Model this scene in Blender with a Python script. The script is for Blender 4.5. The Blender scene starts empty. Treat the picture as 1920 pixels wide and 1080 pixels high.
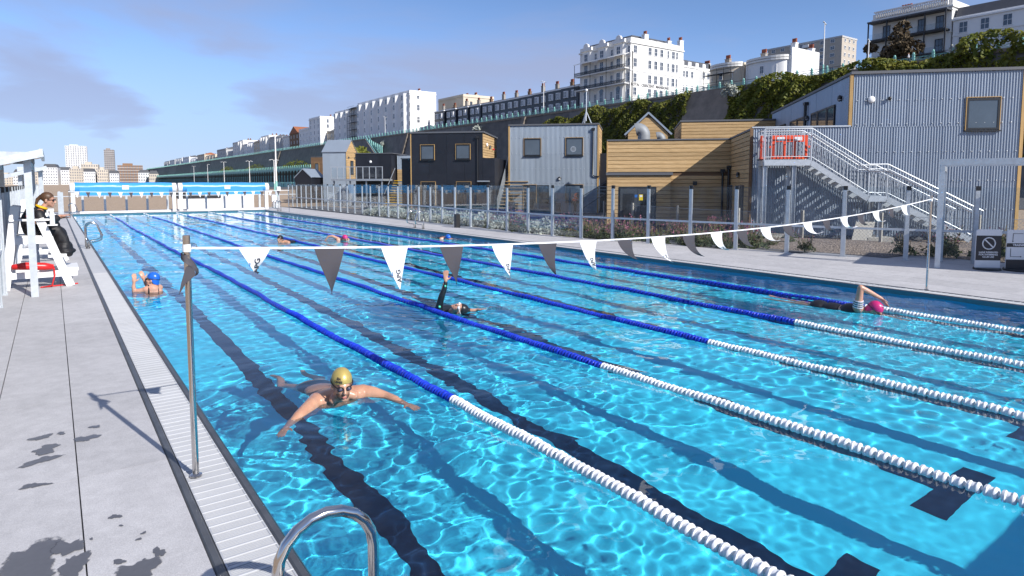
import bpy, bmesh, math, random
import numpy as np
from mathutils import Vector, Matrix
R = math.radians
SC = bpy.context.scene
COL = SC.collection
random.seed(7)
rng = np.random.default_rng(11)

# ------------------------------------------------------------------ camera
cam = bpy.data.cameras.new('camera')
cam_o = bpy.data.objects.new('camera', cam)
COL.objects.link(cam_o)
cam_o.location = (-1.0, -0.2, 2.10)
cam_o.rotation_euler = (R(90 - 4.65), 0, -R(35.45))
cam.sensor_width = 36
cam.lens = 36 * 1209 / 1920
cam.shift_y = -(540 - 441.5) / 1920
cam.clip_start = 0.05
cam.clip_end = 8000
SC.camera = cam_o

# ------------------------------------------------------------------ light
SUN_AZ = Vector((0.20, -0.98, 0)).normalized()
SUN_EL = R(33)
sun_dir = SUN_AZ * math.cos(SUN_EL) + Vector((0, 0, math.sin(SUN_EL)))
sun = bpy.data.lights.new('sun', 'SUN')
sun.energy = 3.5
sun.angle = R(0.5)
sun.color = (1.0, 0.955, 0.89)
sun.cycles.is_caustics_light = True
sun_o = bpy.data.objects.new('sun', sun)
COL.objects.link(sun_o)
sun_o.rotation_euler = sun_dir.to_track_quat('Z', 'Y').to_euler()

world = bpy.data.worlds.new('World')
SC.world = world
world.use_nodes = True
wn = world.node_tree
bg = wn.nodes['Background']
sky = wn.nodes.new('ShaderNodeTexSky')
sky.sky_type = 'NISHITA'
sky.sun_disc = False
sky.sun_elevation = SUN_EL
sky.sun_rotation = math.atan2(SUN_AZ.x, SUN_AZ.y)
sky.altitude = 5000
sky.air_density = 1.0
sky.dust_density = 0.0
sky.ozone_density = 3.0
def wnode(t, **kw):
    n = wn.nodes.new(t)
    for k, v in kw.items():
        setattr(n, k, v)
    return n
tc = wnode('ShaderNodeTexCoord')
sep = wnode('ShaderNodeSeparateXYZ')
wn.links.new(tc.outputs['Generated'], sep.inputs[0])
hz = wnode('ShaderNodeMath', operation='MAXIMUM'); hz.inputs[1].default_value = 0.0
wn.links.new(sep.outputs[2], hz.inputs[0])
hz2 = wnode('ShaderNodeMath', operation='ADD'); hz2.inputs[1].default_value = 0.16
wn.links.new(hz.outputs[0], hz2.inputs[0])
dv = wnode('ShaderNodeVectorMath', operation='DIVIDE')
cmb = wnode('ShaderNodeCombineXYZ')
for i in range(3):
    wn.links.new(hz2.outputs[0], cmb.inputs[i])
wn.links.new(tc.outputs['Generated'], dv.inputs[0])
wn.links.new(cmb.outputs[0], dv.inputs[1])
mp = wnode('ShaderNodeMapping')
mp.inputs['Location'].default_value = (20.5, 2.55, 0.0)
mp.inputs['Scale'].default_value = (1.0, 1.0, 0.0)
wn.links.new(dv.outputs[0], mp.inputs[0])
cn = wnode('ShaderNodeTexNoise')
cn.inputs['Scale'].default_value = 0.7
cn.inputs['Detail'].default_value = 6
cn.inputs['Roughness'].default_value = 0.52
cn.inputs['Distortion'].default_value = 0.25
wn.links.new(mp.outputs[0], cn.inputs['Vector'])
cr = wnode('ShaderNodeMapRange')
cr.interpolation_type = 'SMOOTHSTEP'
cr.inputs['From Min'].default_value = 0.40
cr.inputs['From Max'].default_value = 0.66
cr.inputs['To Max'].default_value = 0.8
wn.links.new(cn.outputs[0], cr.inputs[0])
sk_s = wnode('ShaderNodeMix', data_type='RGBA', blend_type='MULTIPLY')
sk_s.inputs[0].default_value = 1.0
SKY_K = 0.110
sk_s.inputs[7].default_value = (SKY_K, SKY_K, SKY_K, 1)
wn.links.new(sky.outputs[0], sk_s.inputs[6])
cmx = wnode('ShaderNodeMix', data_type='RGBA')
cmx.inputs[7].default_value = (0.225, 0.252, 0.365, 1)
# a low bank of cloud and sea haze all round the horizon, broken by the same noise
bk = wnode('ShaderNodeMapRange'); bk.interpolation_type = 'SMOOTHSTEP'
bk.inputs['From Min'].default_value = 0.24; bk.inputs['From Max'].default_value = 0.0; bk.inputs['To Max'].default_value = 0.80
wn.links.new(hz.outputs[0], bk.inputs[0])
bmx = wnode('ShaderNodeMath', operation='MAXIMUM')
wn.links.new(cr.outputs[0], bmx.inputs[0]); wn.links.new(bk.outputs[0], bmx.inputs[1])
wn.links.new(bmx.outputs[0], cmx.inputs[0])
wn.links.new(sk_s.outputs[2], cmx.inputs[6])
wn.links.new(cmx.outputs[2], bg.inputs[0])
bg.inputs[1].default_value = 1.0

vs = SC.view_settings
vs.view_transform = 'Standard'
vs.look = 'None'
vs.exposure = 0.80
vs.gamma = 1.0
vs.use_curve_mapping = False
SC.render.engine = 'CYCLES'
SC.cycles.use_denoising = True
SC.cycles.max_bounces = 10
SC.cycles.transparent_max_bounces = 24
SC.cycles.caustics_reflective = False
SC.cycles.caustics_refractive = True

# ------------------------------------------------------------------ helpers
class MB:
    """collects boxes, bars, tubes and lathes into one mesh"""
    def __init__(s):
        s.v = []; s.f = []; s.mi = []; s.cur = 0
    def add(s, vs, fs):
        o = len(s.v)
        s.v += [tuple(p) for p in vs]
        for f in fs:
            s.f.append(tuple(o + i for i in f)); s.mi.append(s.cur)
        return s
    def box(s, x0, x1, y0, y1, z0, z1):
        return s.add([(x0,y0,z0),(x1,y0,z0),(x1,y1,z0),(x0,y1,z0),(x0,y0,z1),(x1,y0,z1),(x1,y1,z1),(x0,y1,z1)],
                     [(0,3,2,1),(4,5,6,7),(0,1,5,4),(1,2,6,5),(2,3,7,6),(3,0,4,7)])
    def cbox(s, x0, x1, y0, y1, z0, z1, b=0.01):
        """box whose top edges are chamfered"""
        v = [(x0,y0,z0),(x1,y0,z0),(x1,y1,z0),(x0,y1,z0),(x0,y0,z1-b),(x1,y0,z1-b),(x1,y1,z1-b),(x0,y1,z1-b),
             (x0+b,y0+b,z1),(x1-b,y0+b,z1),(x1-b,y1-b,z1),(x0+b,y1-b,z1)]
        f = [(0,3,2,1),(8,9,10,11)]
        for i in range(4):
            j = (i+1) % 4
            f += [(i,j,4+j,4+i),(4+i,4+j,8+j,8+i)]
        return s.add(v, f)
    def bar(s, a, b, w, h=None, up=(0,0,1)):
        a = Vector(a); b = Vector(b); h = w if h is None else h
        d = (b - a).normalized()
        u = Vector(up)
        if abs(d.dot(u)) > .98: u = Vector((1,0,0))
        sd = d.cross(u).normalized(); u = sd.cross(d).normalized()
        vs = []
        for p in (a, b):
            for i, j in ((-1,-1),(1,-1),(1,1),(-1,1)):
                vs.append(p + sd*(i*w/2) + u*(j*h/2))
        return s.add(vs, [(0,3,2,1),(4,5,6,7),(0,1,5,4),(1,2,6,5),(2,3,7,6),(3,0,4,7)])
    def tube(s, pts, r, n=8, caps=True, closed=False):
        pts = [Vector(p) for p in pts]; m = len(pts)
        rs = r if isinstance(r, (list, tuple)) else [r]*m
        prev = None; rings = []
        for i, p in enumerate(pts):
            if closed: d = pts[(i+1) % m] - pts[i-1]
            else: d = pts[min(i+1, m-1)] - pts[max(i-1, 0)]
            d.normalize()
            if prev is None:
                prev = d.orthogonal().normalized()
            prev = (prev - d*prev.dot(d)).normalized()
            q = d.cross(prev)
            rings.append([p + (prev*math.cos(2*math.pi*k/n) + q*math.sin(2*math.pi*k/n))*rs[i] for k in range(n)])
        vs = [v for rg in rings for v in rg]; fs = []
        for i in range(m if closed else m-1):
            a = i*n; b = ((i+1) % m)*n
            for k in range(n):
                fs.append((a+k, a+(k+1) % n, b+(k+1) % n, b+k))
        if caps and not closed:
            fs.append(tuple(range(n))[::-1]); fs.append(tuple((m-1)*n+k for k in range(n)))
        return s.add(vs, fs)
    def cyl(s, a, b, r, n=12, r2=None):
        return s.tube([a, b], [r, r if r2 is None else r2], n)
    def lathe(s, prof, n=16, c=(0,0,0), axis='z'):
        c = Vector(c); vs = []; fs = []; m = len(prof)
        for r, h in prof:
            for k in range(n):
                a = 2*math.pi*k/n; p = (r*math.cos(a), r*math.sin(a), h)
                if axis == 'x': p = (p[2], p[0], p[1])
                elif axis == 'y': p = (p[1], p[2], p[0])
                vs.append(c + Vector(p))
        for i in range(m-1):
            for k in range(n):
                fs.append((i*n+k, i*n+(k+1) % n, (i+1)*n+(k+1) % n, (i+1)*n+k))
        fs.append(tuple(range(n))[::-1]); fs.append(tuple((m-1)*n+k for k in range(n)))
        return s.add(vs, fs)
    def prism(s, poly, d0, d1, axis='y'):
        """extrude polygon (2d) along axis from d0 to d1"""
        n = len(poly)
        def P(p, d):
            if axis == 'y': return (p[0], d, p[1])
            if axis == 'x': return (d, p[0], p[1])
            return (p[0], p[1], d)
        vs = [P(p, d0) for p in poly] + [P(p, d1) for p in poly]
        fs = [tuple(range(n)), tuple(range(2*n-1, n-1, -1))]
        for i in range(n):
            j = (i+1) % n
            fs.append((j, i, n+i, n+j))
        return s.add(vs, fs)
    def ball(s, c, r, n=12, m=8, sc=(1,1,1), rot=None):
        vs = []; fs = []; c = Vector(c)
        for i in range(m+1):
            t = math.pi*i/m
            for k in range(n):
                a = 2*math.pi*k/n
                p = Vector((math.sin(t)*math.cos(a)*sc[0], math.sin(t)*math.sin(a)*sc[1], math.cos(t)*sc[2]))*r
                if rot: p = rot @ p
                vs.append(c + p)
        for i in range(m):
            for k in range(n):
                fs.append((i*n+k, (i+1)*n+k, (i+1)*n+(k+1) % n, i*n+(k+1) % n))
        return s.add(vs, fs)
    def mesh(s, name, mats, smooth=False, fix=True):
        me = bpy.data.meshes.new(name)
        me.from_pydata(s.v, [], s.f)
        for m in (mats if isinstance(mats, (list, tuple)) else [mats]):
            me.materials.append(m)
        if len(set(s.mi)) > 1:
            me.polygons.foreach_set('material_index', s.mi)
        if fix:
            bm = bmesh.new(); bm.from_mesh(me)
            bmesh.ops.recalc_face_normals(bm, faces=bm.faces)
            bm.to_mesh(me); bm.free()
        if smooth:
            me.polygons.foreach_set('use_smooth', [True]*len(me.polygons))
            if smooth != 'all':
                me.set_sharp_from_angle(angle=R(40))
        me.update()
        return me
    def build(s, name, mats, parent=None, smooth=False, fix=True):
        return obj(name, s.mesh(name, mats, smooth, fix), parent)

def obj(name, me, parent=None, loc=None, rot=None):
    o = bpy.data.objects.new(name, me)
    COL.objects.link(o)
    o.parent = parent
    if loc is not None: o.location = loc
    if rot is not None: o.rotation_euler = rot
    return o
def tag(o, label=None, cat=None, group=None, kind=None):
    if label: o['label'] = label
    if cat: o['category'] = cat
    if group: o['group'] = group
    if kind: o['kind'] = kind
    return o
def thing(name, label, cat, loc=(0,0,0), rotz=0, group=None):
    o = bpy.data.objects.new(name, None)
    COL.objects.link(o)
    o.empty_display_size = 0.2
    o.location = loc; o.rotation_euler = (0, 0, rotz)
    return tag(o, label, cat, group)
def dup(root, loc, rotz, label=None, group=None, scale=None):
    r = root.copy(); COL.objects.link(r); r.location = loc; r.rotation_euler = (0, 0, rotz)
    if scale: r.scale = scale
    if label: r['label'] = label
    if group: r['group'] = group
    for ch in list(root.children):
        c = ch.copy(); COL.objects.link(c); c.parent = r
        for g in list(ch.children):
            d = g.copy(); COL.objects.link(d); d.parent = c
    return r
def receiver(o):
    o.cycles.is_caustics_receiver = True
    return o

# ------------------------------------------------------------------ materials
MATS = {}
def mat(name, col, rough=0.6, metal=0.0, var=0.0, vscale=3.0, var2=None, bump=0.0, bscale=40.0, spec=0.5, stretch=None, detail=5.0, coat=0.0, dirt=None):
    """principled material: base colour mixed by noise towards var2 (or a darker self)"""
    m = bpy.data.materials.new(name); MATS[name] = m
    m.use_nodes = True
    nt = m.node_tree; b = nt.nodes['Principled BSDF']
    b.inputs['Base Color'].default_value = (*col, 1)
    b.inputs['Roughness'].default_value = rough
    b.inputs['Metallic'].default_value = metal
    b.inputs['Specular IOR Level'].default_value = spec
    b.inputs['Coat Weight'].default_value = coat
    m.diffuse_color = (*col, 1)
    geo = nt.nodes.new('ShaderNodeNewGeometry')
    vec = geo.outputs['Position']
    if stretch:
        mpn = nt.nodes.new('ShaderNodeMapping'); mpn.inputs['Scale'].default_value = stretch
        nt.links.new(vec, mpn.inputs[0]); vec = mpn.outputs[0]
    if var > 0 or var2:
        n = nt.nodes.new('ShaderNodeTexNoise'); n.inputs['Scale'].default_value = vscale; n.inputs['Detail'].default_value = detail
        n.inputs['Roughness'].default_value = 0.62
        nt.links.new(vec, n.inputs['Vector'])
        mr = nt.nodes.new('ShaderNodeMapRange'); mr.inputs['From Min'].default_value = 0.3; mr.inputs['From Max'].default_value = 0.7
        nt.links.new(n.outputs[0], mr.inputs[0])
        mx = nt.nodes.new('ShaderNodeMix'); mx.data_type = 'RGBA'
        mx.inputs[6].default_value = (*col, 1)
        c2 = var2 if var2 else tuple(c*(1-var) for c in col)
        mx.inputs[7].default_value = (*c2, 1)
        nt.links.new(mr.outputs[0], mx.inputs[0])
        out = mx.outputs[2]
        # per-object shift so that alike pieces differ
        oi = nt.nodes.new('ShaderNodeObjectInfo')
        hs = nt.nodes.new('ShaderNodeHueSaturation')
        mr2 = nt.nodes.new('ShaderNodeMapRange'); mr2.inputs['To Min'].default_value = 1-var*0.45; mr2.inputs['To Max'].default_value = 1+var*0.35
        nt.links.new(oi.outputs['Random'], mr2.inputs[0]); nt.links.new(mr2.outputs[0], hs.inputs['Value'])
        nt.links.new(out, hs.inputs['Color']); out = hs.outputs[0]
        nt.links.new(out, b.inputs['Base Color'])
    if bump > 0:
        n2 = nt.nodes.new('ShaderNodeTexNoise'); n2.inputs['Scale'].default_value = bscale; n2.inputs['Detail'].default_value = 4
        nt.links.new(vec, n2.inputs['Vector'])
        bp = nt.nodes.new('ShaderNodeBump'); bp.inputs['Strength'].default_value = bump; bp.inputs['Distance'].default_value = 0.02
        nt.links.new(n2.outputs[0], bp.inputs['Height']); nt.links.new(bp.outputs[0], b.inputs['Normal'])
    return m

def glass_mat(name, tint=(0.93, 0.96, 0.97), refl=0.9, rough=0.02, haze=0.0):
    """thin pane: transparent with fresnel reflection and a little dirt"""
    m = bpy.data.materials.new(name); MATS[name] = m; m.use_nodes = True
    nt = m.node_tree; nt.nodes.clear()
    o = nt.nodes.new('ShaderNodeOutputMaterial'); t = nt.nodes.new('ShaderNodeBsdfTransparent'); g = nt.nodes.new('ShaderNodeBsdfGlossy')
    t.inputs[0].default_value = (*tint, 1); g.inputs['Roughness'].default_value = rough
    f = nt.nodes.new('ShaderNodeFresnel'); f.inputs[0].default_value = 1.45
    mm = nt.nodes.new('ShaderNodeMath'); mm.operation = 'MULTIPLY'; mm.inputs[1].default_value = refl
    nt.links.new(f.outputs[0], mm.inputs[0])
    mx = nt.nodes.new('ShaderNodeMixShader'); nt.links.new(mm.outputs[0], mx.inputs[0])
    nt.links.new(t.outputs[0], mx.inputs[1]); nt.links.new(g.outputs[0], mx.inputs[2])
    last = mx
    if haze:
        d = nt.nodes.new('ShaderNodeBsdfDiffuse'); d.inputs[0].default_value = (.6, .63, .66, 1)
        n = nt.nodes.new('ShaderNodeTexNoise'); n.inputs['Scale'].default_value = 2.2; n.inputs['Detail'].default_value = 6
        geo = nt.nodes.new('ShaderNodeNewGeometry'); nt.links.new(geo.outputs['Position'], n.inputs['Vector'])
        mr = nt.nodes.new('ShaderNodeMapRange'); mr.inputs['From Min'].default_value = .35; mr.inputs['From Max'].default_value = .75; mr.inputs['To Max'].default_value = haze
        nt.links.new(n.outputs[0], mr.inputs[0])
        m2 = nt.nodes.new('ShaderNodeMixShader'); nt.links.new(mr.outputs[0], m2.inputs[0])
        nt.links.new(mx.outputs[0], m2.inputs[1]); nt.links.new(d.outputs[0], m2.inputs[2]); last = m2
    nt.links.new(last.outputs[0], o.inputs[0])
    return m

M = MATS
def speckle(m, scale, amt):
    nt = m.node_tree; b = nt.nodes['Principled BSDF']; src = b.inputs['Base Color'].links[0].from_socket
    geo = nt.nodes.new('ShaderNodeNewGeometry'); n = nt.nodes.new('ShaderNodeTexNoise'); n.inputs['Scale'].default_value = scale; n.inputs['Detail'].default_value = 3
    nt.links.new(geo.outputs['Position'], n.inputs['Vector'])
    mr = nt.nodes.new('ShaderNodeMapRange'); mr.inputs['From Min'].default_value = .3; mr.inputs['From Max'].default_value = .7; mr.inputs['To Min'].default_value = 1-amt; mr.inputs['To Max'].default_value = 1+amt
    nt.links.new(n.outputs[0], mr.inputs[0]); hs = nt.nodes.new('ShaderNodeHueSaturation'); nt.links.new(mr.outputs[0], hs.inputs['Value']); nt.links.new(src, hs.inputs['Color']); nt.links.new(hs.outputs[0], b.inputs['Base Color'])
mat('concrete_slab', (0.50, 0.49, 0.495), .75, var=.14, vscale=1.4, bump=.25, bscale=140)
speckle(M['concrete_slab'], 170, .16); speckle(M['concrete_slab'], 9, .07)
mat('joint', (0.10, 0.10, 0.105), .9)
mat('dark_stone', (0.085, 0.09, 0.10), .45, var=.4, vscale=6)
mat('grating', (0.47, 0.48, 0.50), .5, var=.08)
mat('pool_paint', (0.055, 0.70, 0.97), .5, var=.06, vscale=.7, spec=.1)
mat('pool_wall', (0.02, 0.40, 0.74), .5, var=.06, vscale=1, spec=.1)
mat('lane_black', (0.006, 0.022, 0.06), .5, spec=.1)
mat('steel', (0.62, 0.60, 0.58), .13, 1.0)
mat('galv', (0.60, 0.64, 0.68), .42, .5, var=.2, vscale=9, bump=.05)
mat('galv_dull', (0.45, 0.49, 0.53), .5, .6, var=.2, vscale=5)
mat('white_paint', (0.80, 0.80, 0.80), .45, var=.05)
mat('white_plastic', (0.82, 0.83, 0.84), .35)
mat('float_white', (0.80, 0.81, 0.83), .3, var=.14)
mat('float_blue', (0.010, 0.045, 0.58), .3, var=.3)
mat('black_plastic', (0.02, 0.02, 0.022), .4)
mat('flag_white', (0.82, 0.82, 0.84), .7)
mat('flag_dark', (0.060, 0.055, 0.066), .7)
mat('cover_blue', (0.05, 0.30, 0.66), .35, var=.12, vscale=2, bump=.3, bscale=3)
mat('ink', (0.01, 0.012, 0.03), .6)
mat('ink_blue', (0.03, 0.15, 0.45), .6)
mat('wet', (0.115, 0.115, 0.125), .32, var=.15, vscale=30)
def soften(m):
    nt = m.node_tree; b = nt.nodes['Principled BSDF']; o = nt.nodes['Material Output']
    a = nt.nodes.new('ShaderNodeAttribute'); a.attribute_name = 'damp'; geo = nt.nodes.new('ShaderNodeNewGeometry'); n = nt.nodes.new('ShaderNodeTexNoise'); n.inputs['Scale'].default_value = 26; n.inputs['Detail'].default_value = 5
    nt.links.new(geo.outputs['Position'], n.inputs['Vector'])
    m1 = nt.nodes.new('ShaderNodeMath'); m1.operation = 'MULTIPLY_ADD'; m1.inputs[1].default_value = .55; nt.links.new(n.outputs[0], m1.inputs[0]); nt.links.new(a.outputs['Fac'], m1.inputs[2])
    mr = nt.nodes.new('ShaderNodeMapRange'); mr.interpolation_type = 'SMOOTHSTEP'; mr.inputs['From Min'].default_value = .27; mr.inputs['From Max'].default_value = .46; mr.inputs['To Max'].default_value = .95; nt.links.new(m1.outputs[0], mr.inputs[0])
    t = nt.nodes.new('ShaderNodeBsdfTransparent'); mx = nt.nodes.new('ShaderNodeMixShader'); nt.links.new(mr.outputs[0], mx.inputs[0]); nt.links.new(t.outputs[0], mx.inputs[1]); nt.links.new(b.outputs[0], mx.inputs[2]); nt.links.new(mx.outputs[0], o.inputs[0])
soften(M['wet'])
mat('red_plastic', (0.62, 0.02, 0.02), .35)
glass_mat('fence_glass', tint=(.92, .945, .96), refl=.22, haze=.06)

# ------------------------------------------------------------------ the ground
PY0 = -0.30                        # near pool wall
PL, PW, PD = 50.0, 12.0, 1.15      # pool length, width, depth
DZ = 0.08                          # deck above the water
def shingle_mat(name, c1, c2, sc):
    m = mat(name, c1, .95, var=.5, vscale=.25)
    nt = m.node_tree; b = nt.nodes['Principled BSDF']
    geo = nt.nodes.new('ShaderNodeNewGeometry')
    vo = nt.nodes.new('ShaderNodeTexVoronoi'); vo.inputs['Scale'].default_value = sc
    nt.links.new(geo.outputs['Position'], vo.inputs['Vector'])
    sp = nt.nodes.new('ShaderNodeSeparateColor'); nt.links.new(vo.outputs['Color'], sp.inputs[0])
    mx = nt.nodes.new('ShaderNodeMix'); mx.data_type = 'RGBA'; mx.inputs[6].default_value = (*c1, 1); mx.inputs[7].default_value = (*c2, 1)
    nt.links.new(sp.outputs[0], mx.inputs[0]); nt.links.new(mx.outputs[2], b.inputs['Base Color'])
    bp = nt.nodes.new('ShaderNodeBump'); bp.inputs['Strength'].default_value = .7; bp.inputs['Distance'].default_value = .05
    nt.links.new(vo.outputs['Distance'], bp.inputs['Height']); nt.links.new(bp.outputs[0], b.inputs['Normal'])
    return m
shingle_mat('shingle', (0.50, 0.38, 0.27), (0.30, 0.22, 0.15), 14)
shingle_mat('gravel', (0.34, 0.27, 0.22), (0.13, 0.10, 0.085), 18)
mat('asphalt', (0.10, 0.10, 0.105), .9, var=.2, vscale=.6)

g = MB()   # one sheet with a hole for the pool
E_ = 4000.0
g.add([(-E_,-E_,-.02),(0,-E_,-.02),(PW,-E_,-.02),(E_,-E_,-.02),
       (-E_,PY0,-.02),(0,PY0,-.02),(PW,PY0,-.02),(E_,PY0,-.02),
       (-E_,PL,-.02),(0,PL,-.02),(PW,PL,-.02),(E_,PL,-.02),
       (-E_,E_,-.02),(0,E_,-.02),(PW,E_,-.02),(E_,E_,-.02)],
      [(0,1,5,4),(1,2,6,5),(2,3,7,6),(4,5,9,8),(6,7,11,10),(8,9,13,12),(9,10,14,13),(10,11,15,14)])
tag(g.build('ground', M['shingle']), kind='structure')
# the sea beyond the beach to the left
s_ = MB(); s_.add([(-E_,-E_,-.012),(-90,-E_,-.012),(-70,600,-.012),(-160,E_,-.012),(-E_,E_,-.012)], [(0,1,2,3,4)])
mat('sea_water', (0.03, 0.07, 0.09), .12, bump=.6, bscale=.6)
tag(s_.build('sea', M['sea_water']), kind='structure')

# ------------------------------------------------------------------ pool shell
p = MB(); p.add([(0,PY0,-PD),(PW,PY0,-PD),(PW,PL,-PD),(0,PL,-PD)], [(0,1,2,3)])
pool_floor = tag(receiver(p.build('pool_floor', M['pool_paint'], fix=False)), kind='structure')
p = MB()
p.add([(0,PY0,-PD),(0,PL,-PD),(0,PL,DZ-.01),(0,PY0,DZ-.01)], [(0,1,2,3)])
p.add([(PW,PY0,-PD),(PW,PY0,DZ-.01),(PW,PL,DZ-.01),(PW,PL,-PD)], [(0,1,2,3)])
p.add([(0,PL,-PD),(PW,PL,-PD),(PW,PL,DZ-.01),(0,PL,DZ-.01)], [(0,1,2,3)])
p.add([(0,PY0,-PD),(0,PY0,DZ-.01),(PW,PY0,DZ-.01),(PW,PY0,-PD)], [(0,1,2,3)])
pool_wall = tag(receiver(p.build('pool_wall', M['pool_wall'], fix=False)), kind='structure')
mat('waterline_tile', (0.035, 0.14, 0.19), .35, var=.15, vscale=5)
wl = MB(); wl.box(0, .006, PY0, PL, -.03, DZ-.012); wl.box(PW-.006, PW, PY0, PL, -.03, DZ-.012); wl.box(.006, PW-.006, PL-.006, PL, -.03, DZ-.012); wl.box(.006, PW-.006, PY0, PY0+.006, -.03, DZ-.012)
receiver(wl.build('waterline_band', M['waterline_tile'], pool_wall))
for i in range(6):
    x = 1 + 2*i
    q = MB(); q.add([(x-.11,2,-PD+.004),(x+.11,2,-PD+.004),(x+.11,48,-PD+.004),(x-.11,48,-PD+.004)], [(0,1,2,3)])
    q.add([(x-.5,1.75,-PD+.004),(x+.5,1.75,-PD+.004),(x+.5,2,-PD+.004),(x-.5,2,-PD+.004)], [(0,1,2,3)])
    q.add([(x-.5,48,-PD+.004),(x+.5,48,-PD+.004),(x+.5,48.25,-PD+.004),(x-.5,48.25,-PD+.004)], [(0,1,2,3)])
    receiver(q.build('lane_marking', M['lane_black'], pool_floor, fix=False))

# ------------------------------------------------------------------ water: real waves
SWIM = [(1.14, 5.62, .7), (0.42, 14.2, .5), (4.3, 9.2, .8), (9.8, 5.2, .6), (5.6, 23.7, .5), (7.7, 23.6, .5), (11.1, 21.2, .4)]
def wave_z(X, Y):
    r = np.random.default_rng(5)
    Z = np.zeros_like(X)
    m1 = .55 + .45*np.sin(X*.9 + 1.3*np.sin(Y*.31) + .4)*np.sin(Y*.55 + 1.1*np.sin(X*.45))
    m2 = .6 + .4*np.sin(X*.6 - Y*.4 + 2)
    for i in range(46):      # gentle swell and chop
        lam = math.exp(r.uniform(math.log(.28), math.log(1.9)))
        th = r.normal(.5, 1.0); k = 2*math.pi/lam
        Z += .0080*lam/6.28/math.sqrt(1)*np.sin(k*(X*math.cos(th)+Y*math.sin(th)) + r.uniform(0, 6.28))*m2
    for i in range(46):      # ripples that draw the light net on the floor
        lam = math.exp(r.uniform(math.log(.15), math.log(.42)))
        th = r.uniform(0, 6.28); k = 2*math.pi/lam
        ph = k*(X*math.cos(th)+Y*math.sin(th)) + r.uniform(0, 6.28) + 1.5*np.sin(.8*X+.6*Y+i)
        Z += .0060*lam/6.28*np.sin(ph)*m1
    for i in range(40):      # fine shiver that frays the edges of the lines
        lam = math.exp(r.uniform(math.log(.09), math.log(.17)))
        th = r.uniform(0, 6.28); k = 2*math.pi/lam
        Z += .0036*lam/6.28*np.sin(k*(X*math.cos(th)+Y*math.sin(th)) + r.uniform(0, 6.28) + 1.2*np.sin(.9*X-.7*Y+i))*m2
    for (sx, sy, a) in SWIM:
        d = np.hypot((X-sx), (Y-sy)*.8)
        wob = 1.6*np.sin(2.3*X+1.7*Y+sx) + 1.3*np.sin(3.1*X-2.6*Y)
        Z += a*.006*np.exp(-(d/.8)**2)*np.sin(d*2*math.pi/.5 - 1.0 + wob)
        Z += a*.0022*np.exp(-(d/1.6)**2)*np.sin(d*2*math.pi/.21 + 2.2*wob + 3*np.sin(2*X+3*Y))
    d = np.hypot(X-1.16, Y-5.55); Z += .028*np.exp(-(d/.20)**2)
    return Z
ys = [0.0]
while ys[-1] < PL-PY0:
    ys.append(ys[-1] + .0175 + .0026*max(0, ys[-1]-6))
ys = np.array(ys); ys = PY0 + ys*(PL-PY0)/ys[-1]
nx = 540; xs = np.linspace(0.007, PW-.007, nx)
X, Y = np.meshgrid(xs, ys); Z = wave_z(X, Y)
ny = len(ys)
me = bpy.data.meshes.new('water')
idx = np.arange(nx*ny).reshape(ny, nx)
F = np.stack([idx[:-1,:-1], idx[:-1,1:], idx[1:,1:], idx[1:,:-1]], -1).reshape(-1, 4)
me.vertices.add(nx*ny); me.vertices.foreach_set('co', np.stack([X, Y, Z], -1).astype(np.float32).ravel())
me.loops.add(F.size); me.loops.foreach_set('vertex_index', F.ravel().astype(np.int32))
me.polygons.add(len(F)); me.polygons.foreach_set('loop_start', np.arange(0, F.size, 4, dtype=np.int32))
me.polygons.foreach_set('use_smooth', np.ones(len(F), dtype=bool))
me.update(calc_edges=True)
wm = bpy.data.materials.new('pool_water'); wm.use_nodes = True; nt = wm.node_tree; nt.nodes.clear()
o_ = nt.nodes.new('ShaderNodeOutputMaterial'); gl = nt.nodes.new('ShaderNodeBsdfGlass')
gl.inputs['IOR'].default_value = 1.33; gl.inputs['Roughness'].default_value = 0.0; gl.inputs['Color'].default_value = (.97, .99, 1, 1)
nt.links.new(gl.outputs[0], o_.inputs[0]); me.materials.append(wm)
water = tag(obj('water', me), kind='structure')
water.cycles.is_caustics_caster = True

# ------------------------------------------------------------------ deck
deck = MB()
def sheet(m, x0, x1, y0, y1, z): m.add([(x0,y0,z),(x1,y0,z),(x1,y1,z),(x0,y1,z)], [(0,1,2,3)])
sheet(deck, -1.92, -.40, -4, 56, DZ-.02)
sheet(deck, -.40, PW+.40, 50.40, 56, DZ-.02)
sheet(deck, PW+.40, 18.6, -4, 56, DZ-.02)
sheet(deck, -.40, PW+.40, -4, PY0-.40, DZ-.02)
pool_deck = tag(deck.build('pool_deck', M['joint'], fix=False), kind='structure')
slab_cache = {}
def slab(x0, x1, y0, y1):
    w, l = round(x1-x0, 3), round(y1-y0, 3)
    if (w, l) not in slab_cache:
        slab_cache[(w, l)] = MB().box(.004, w-.004, .001, l-.001, -.015, .02).mesh('paving_slab', M['concrete_slab'])
    obj('paving_slab', slab_cache[(w, l)], pool_deck, (x0, y0, DZ-.02))
for c0, c1 in ((-.945, -.40), (-1.49, -.945), (-1.92, -1.49)):
    y = -3.0
    while y < 55:
        slab(c0, c1, y, y+2.0); y += 2.0
cols = [(12.4, 13.2), (13.2, 14.0), (14.0, 14.8)]
for c0, c1 in cols:
    y = -2.0
    while y < 56:
        slab(c0, c1, y, y+2.0); y += 2.0
for c0, c1, ye in ((14.8, 15.6, 16), (15.6, 16.4, 12), (16.4, 17.2, 10), (17.2, 18.0, 8), (18.0, 18.6, 8)):
    y = -2.0
    while y < ye:
        slab(c0, c1, y, y+2.0); y += 2.0
x = -.4
while x < 12.3:
    for y in (50.4, 52.0, 53.6):
        slab(x, x+1.6, y, y+1.6)
    x += 1.6

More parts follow.
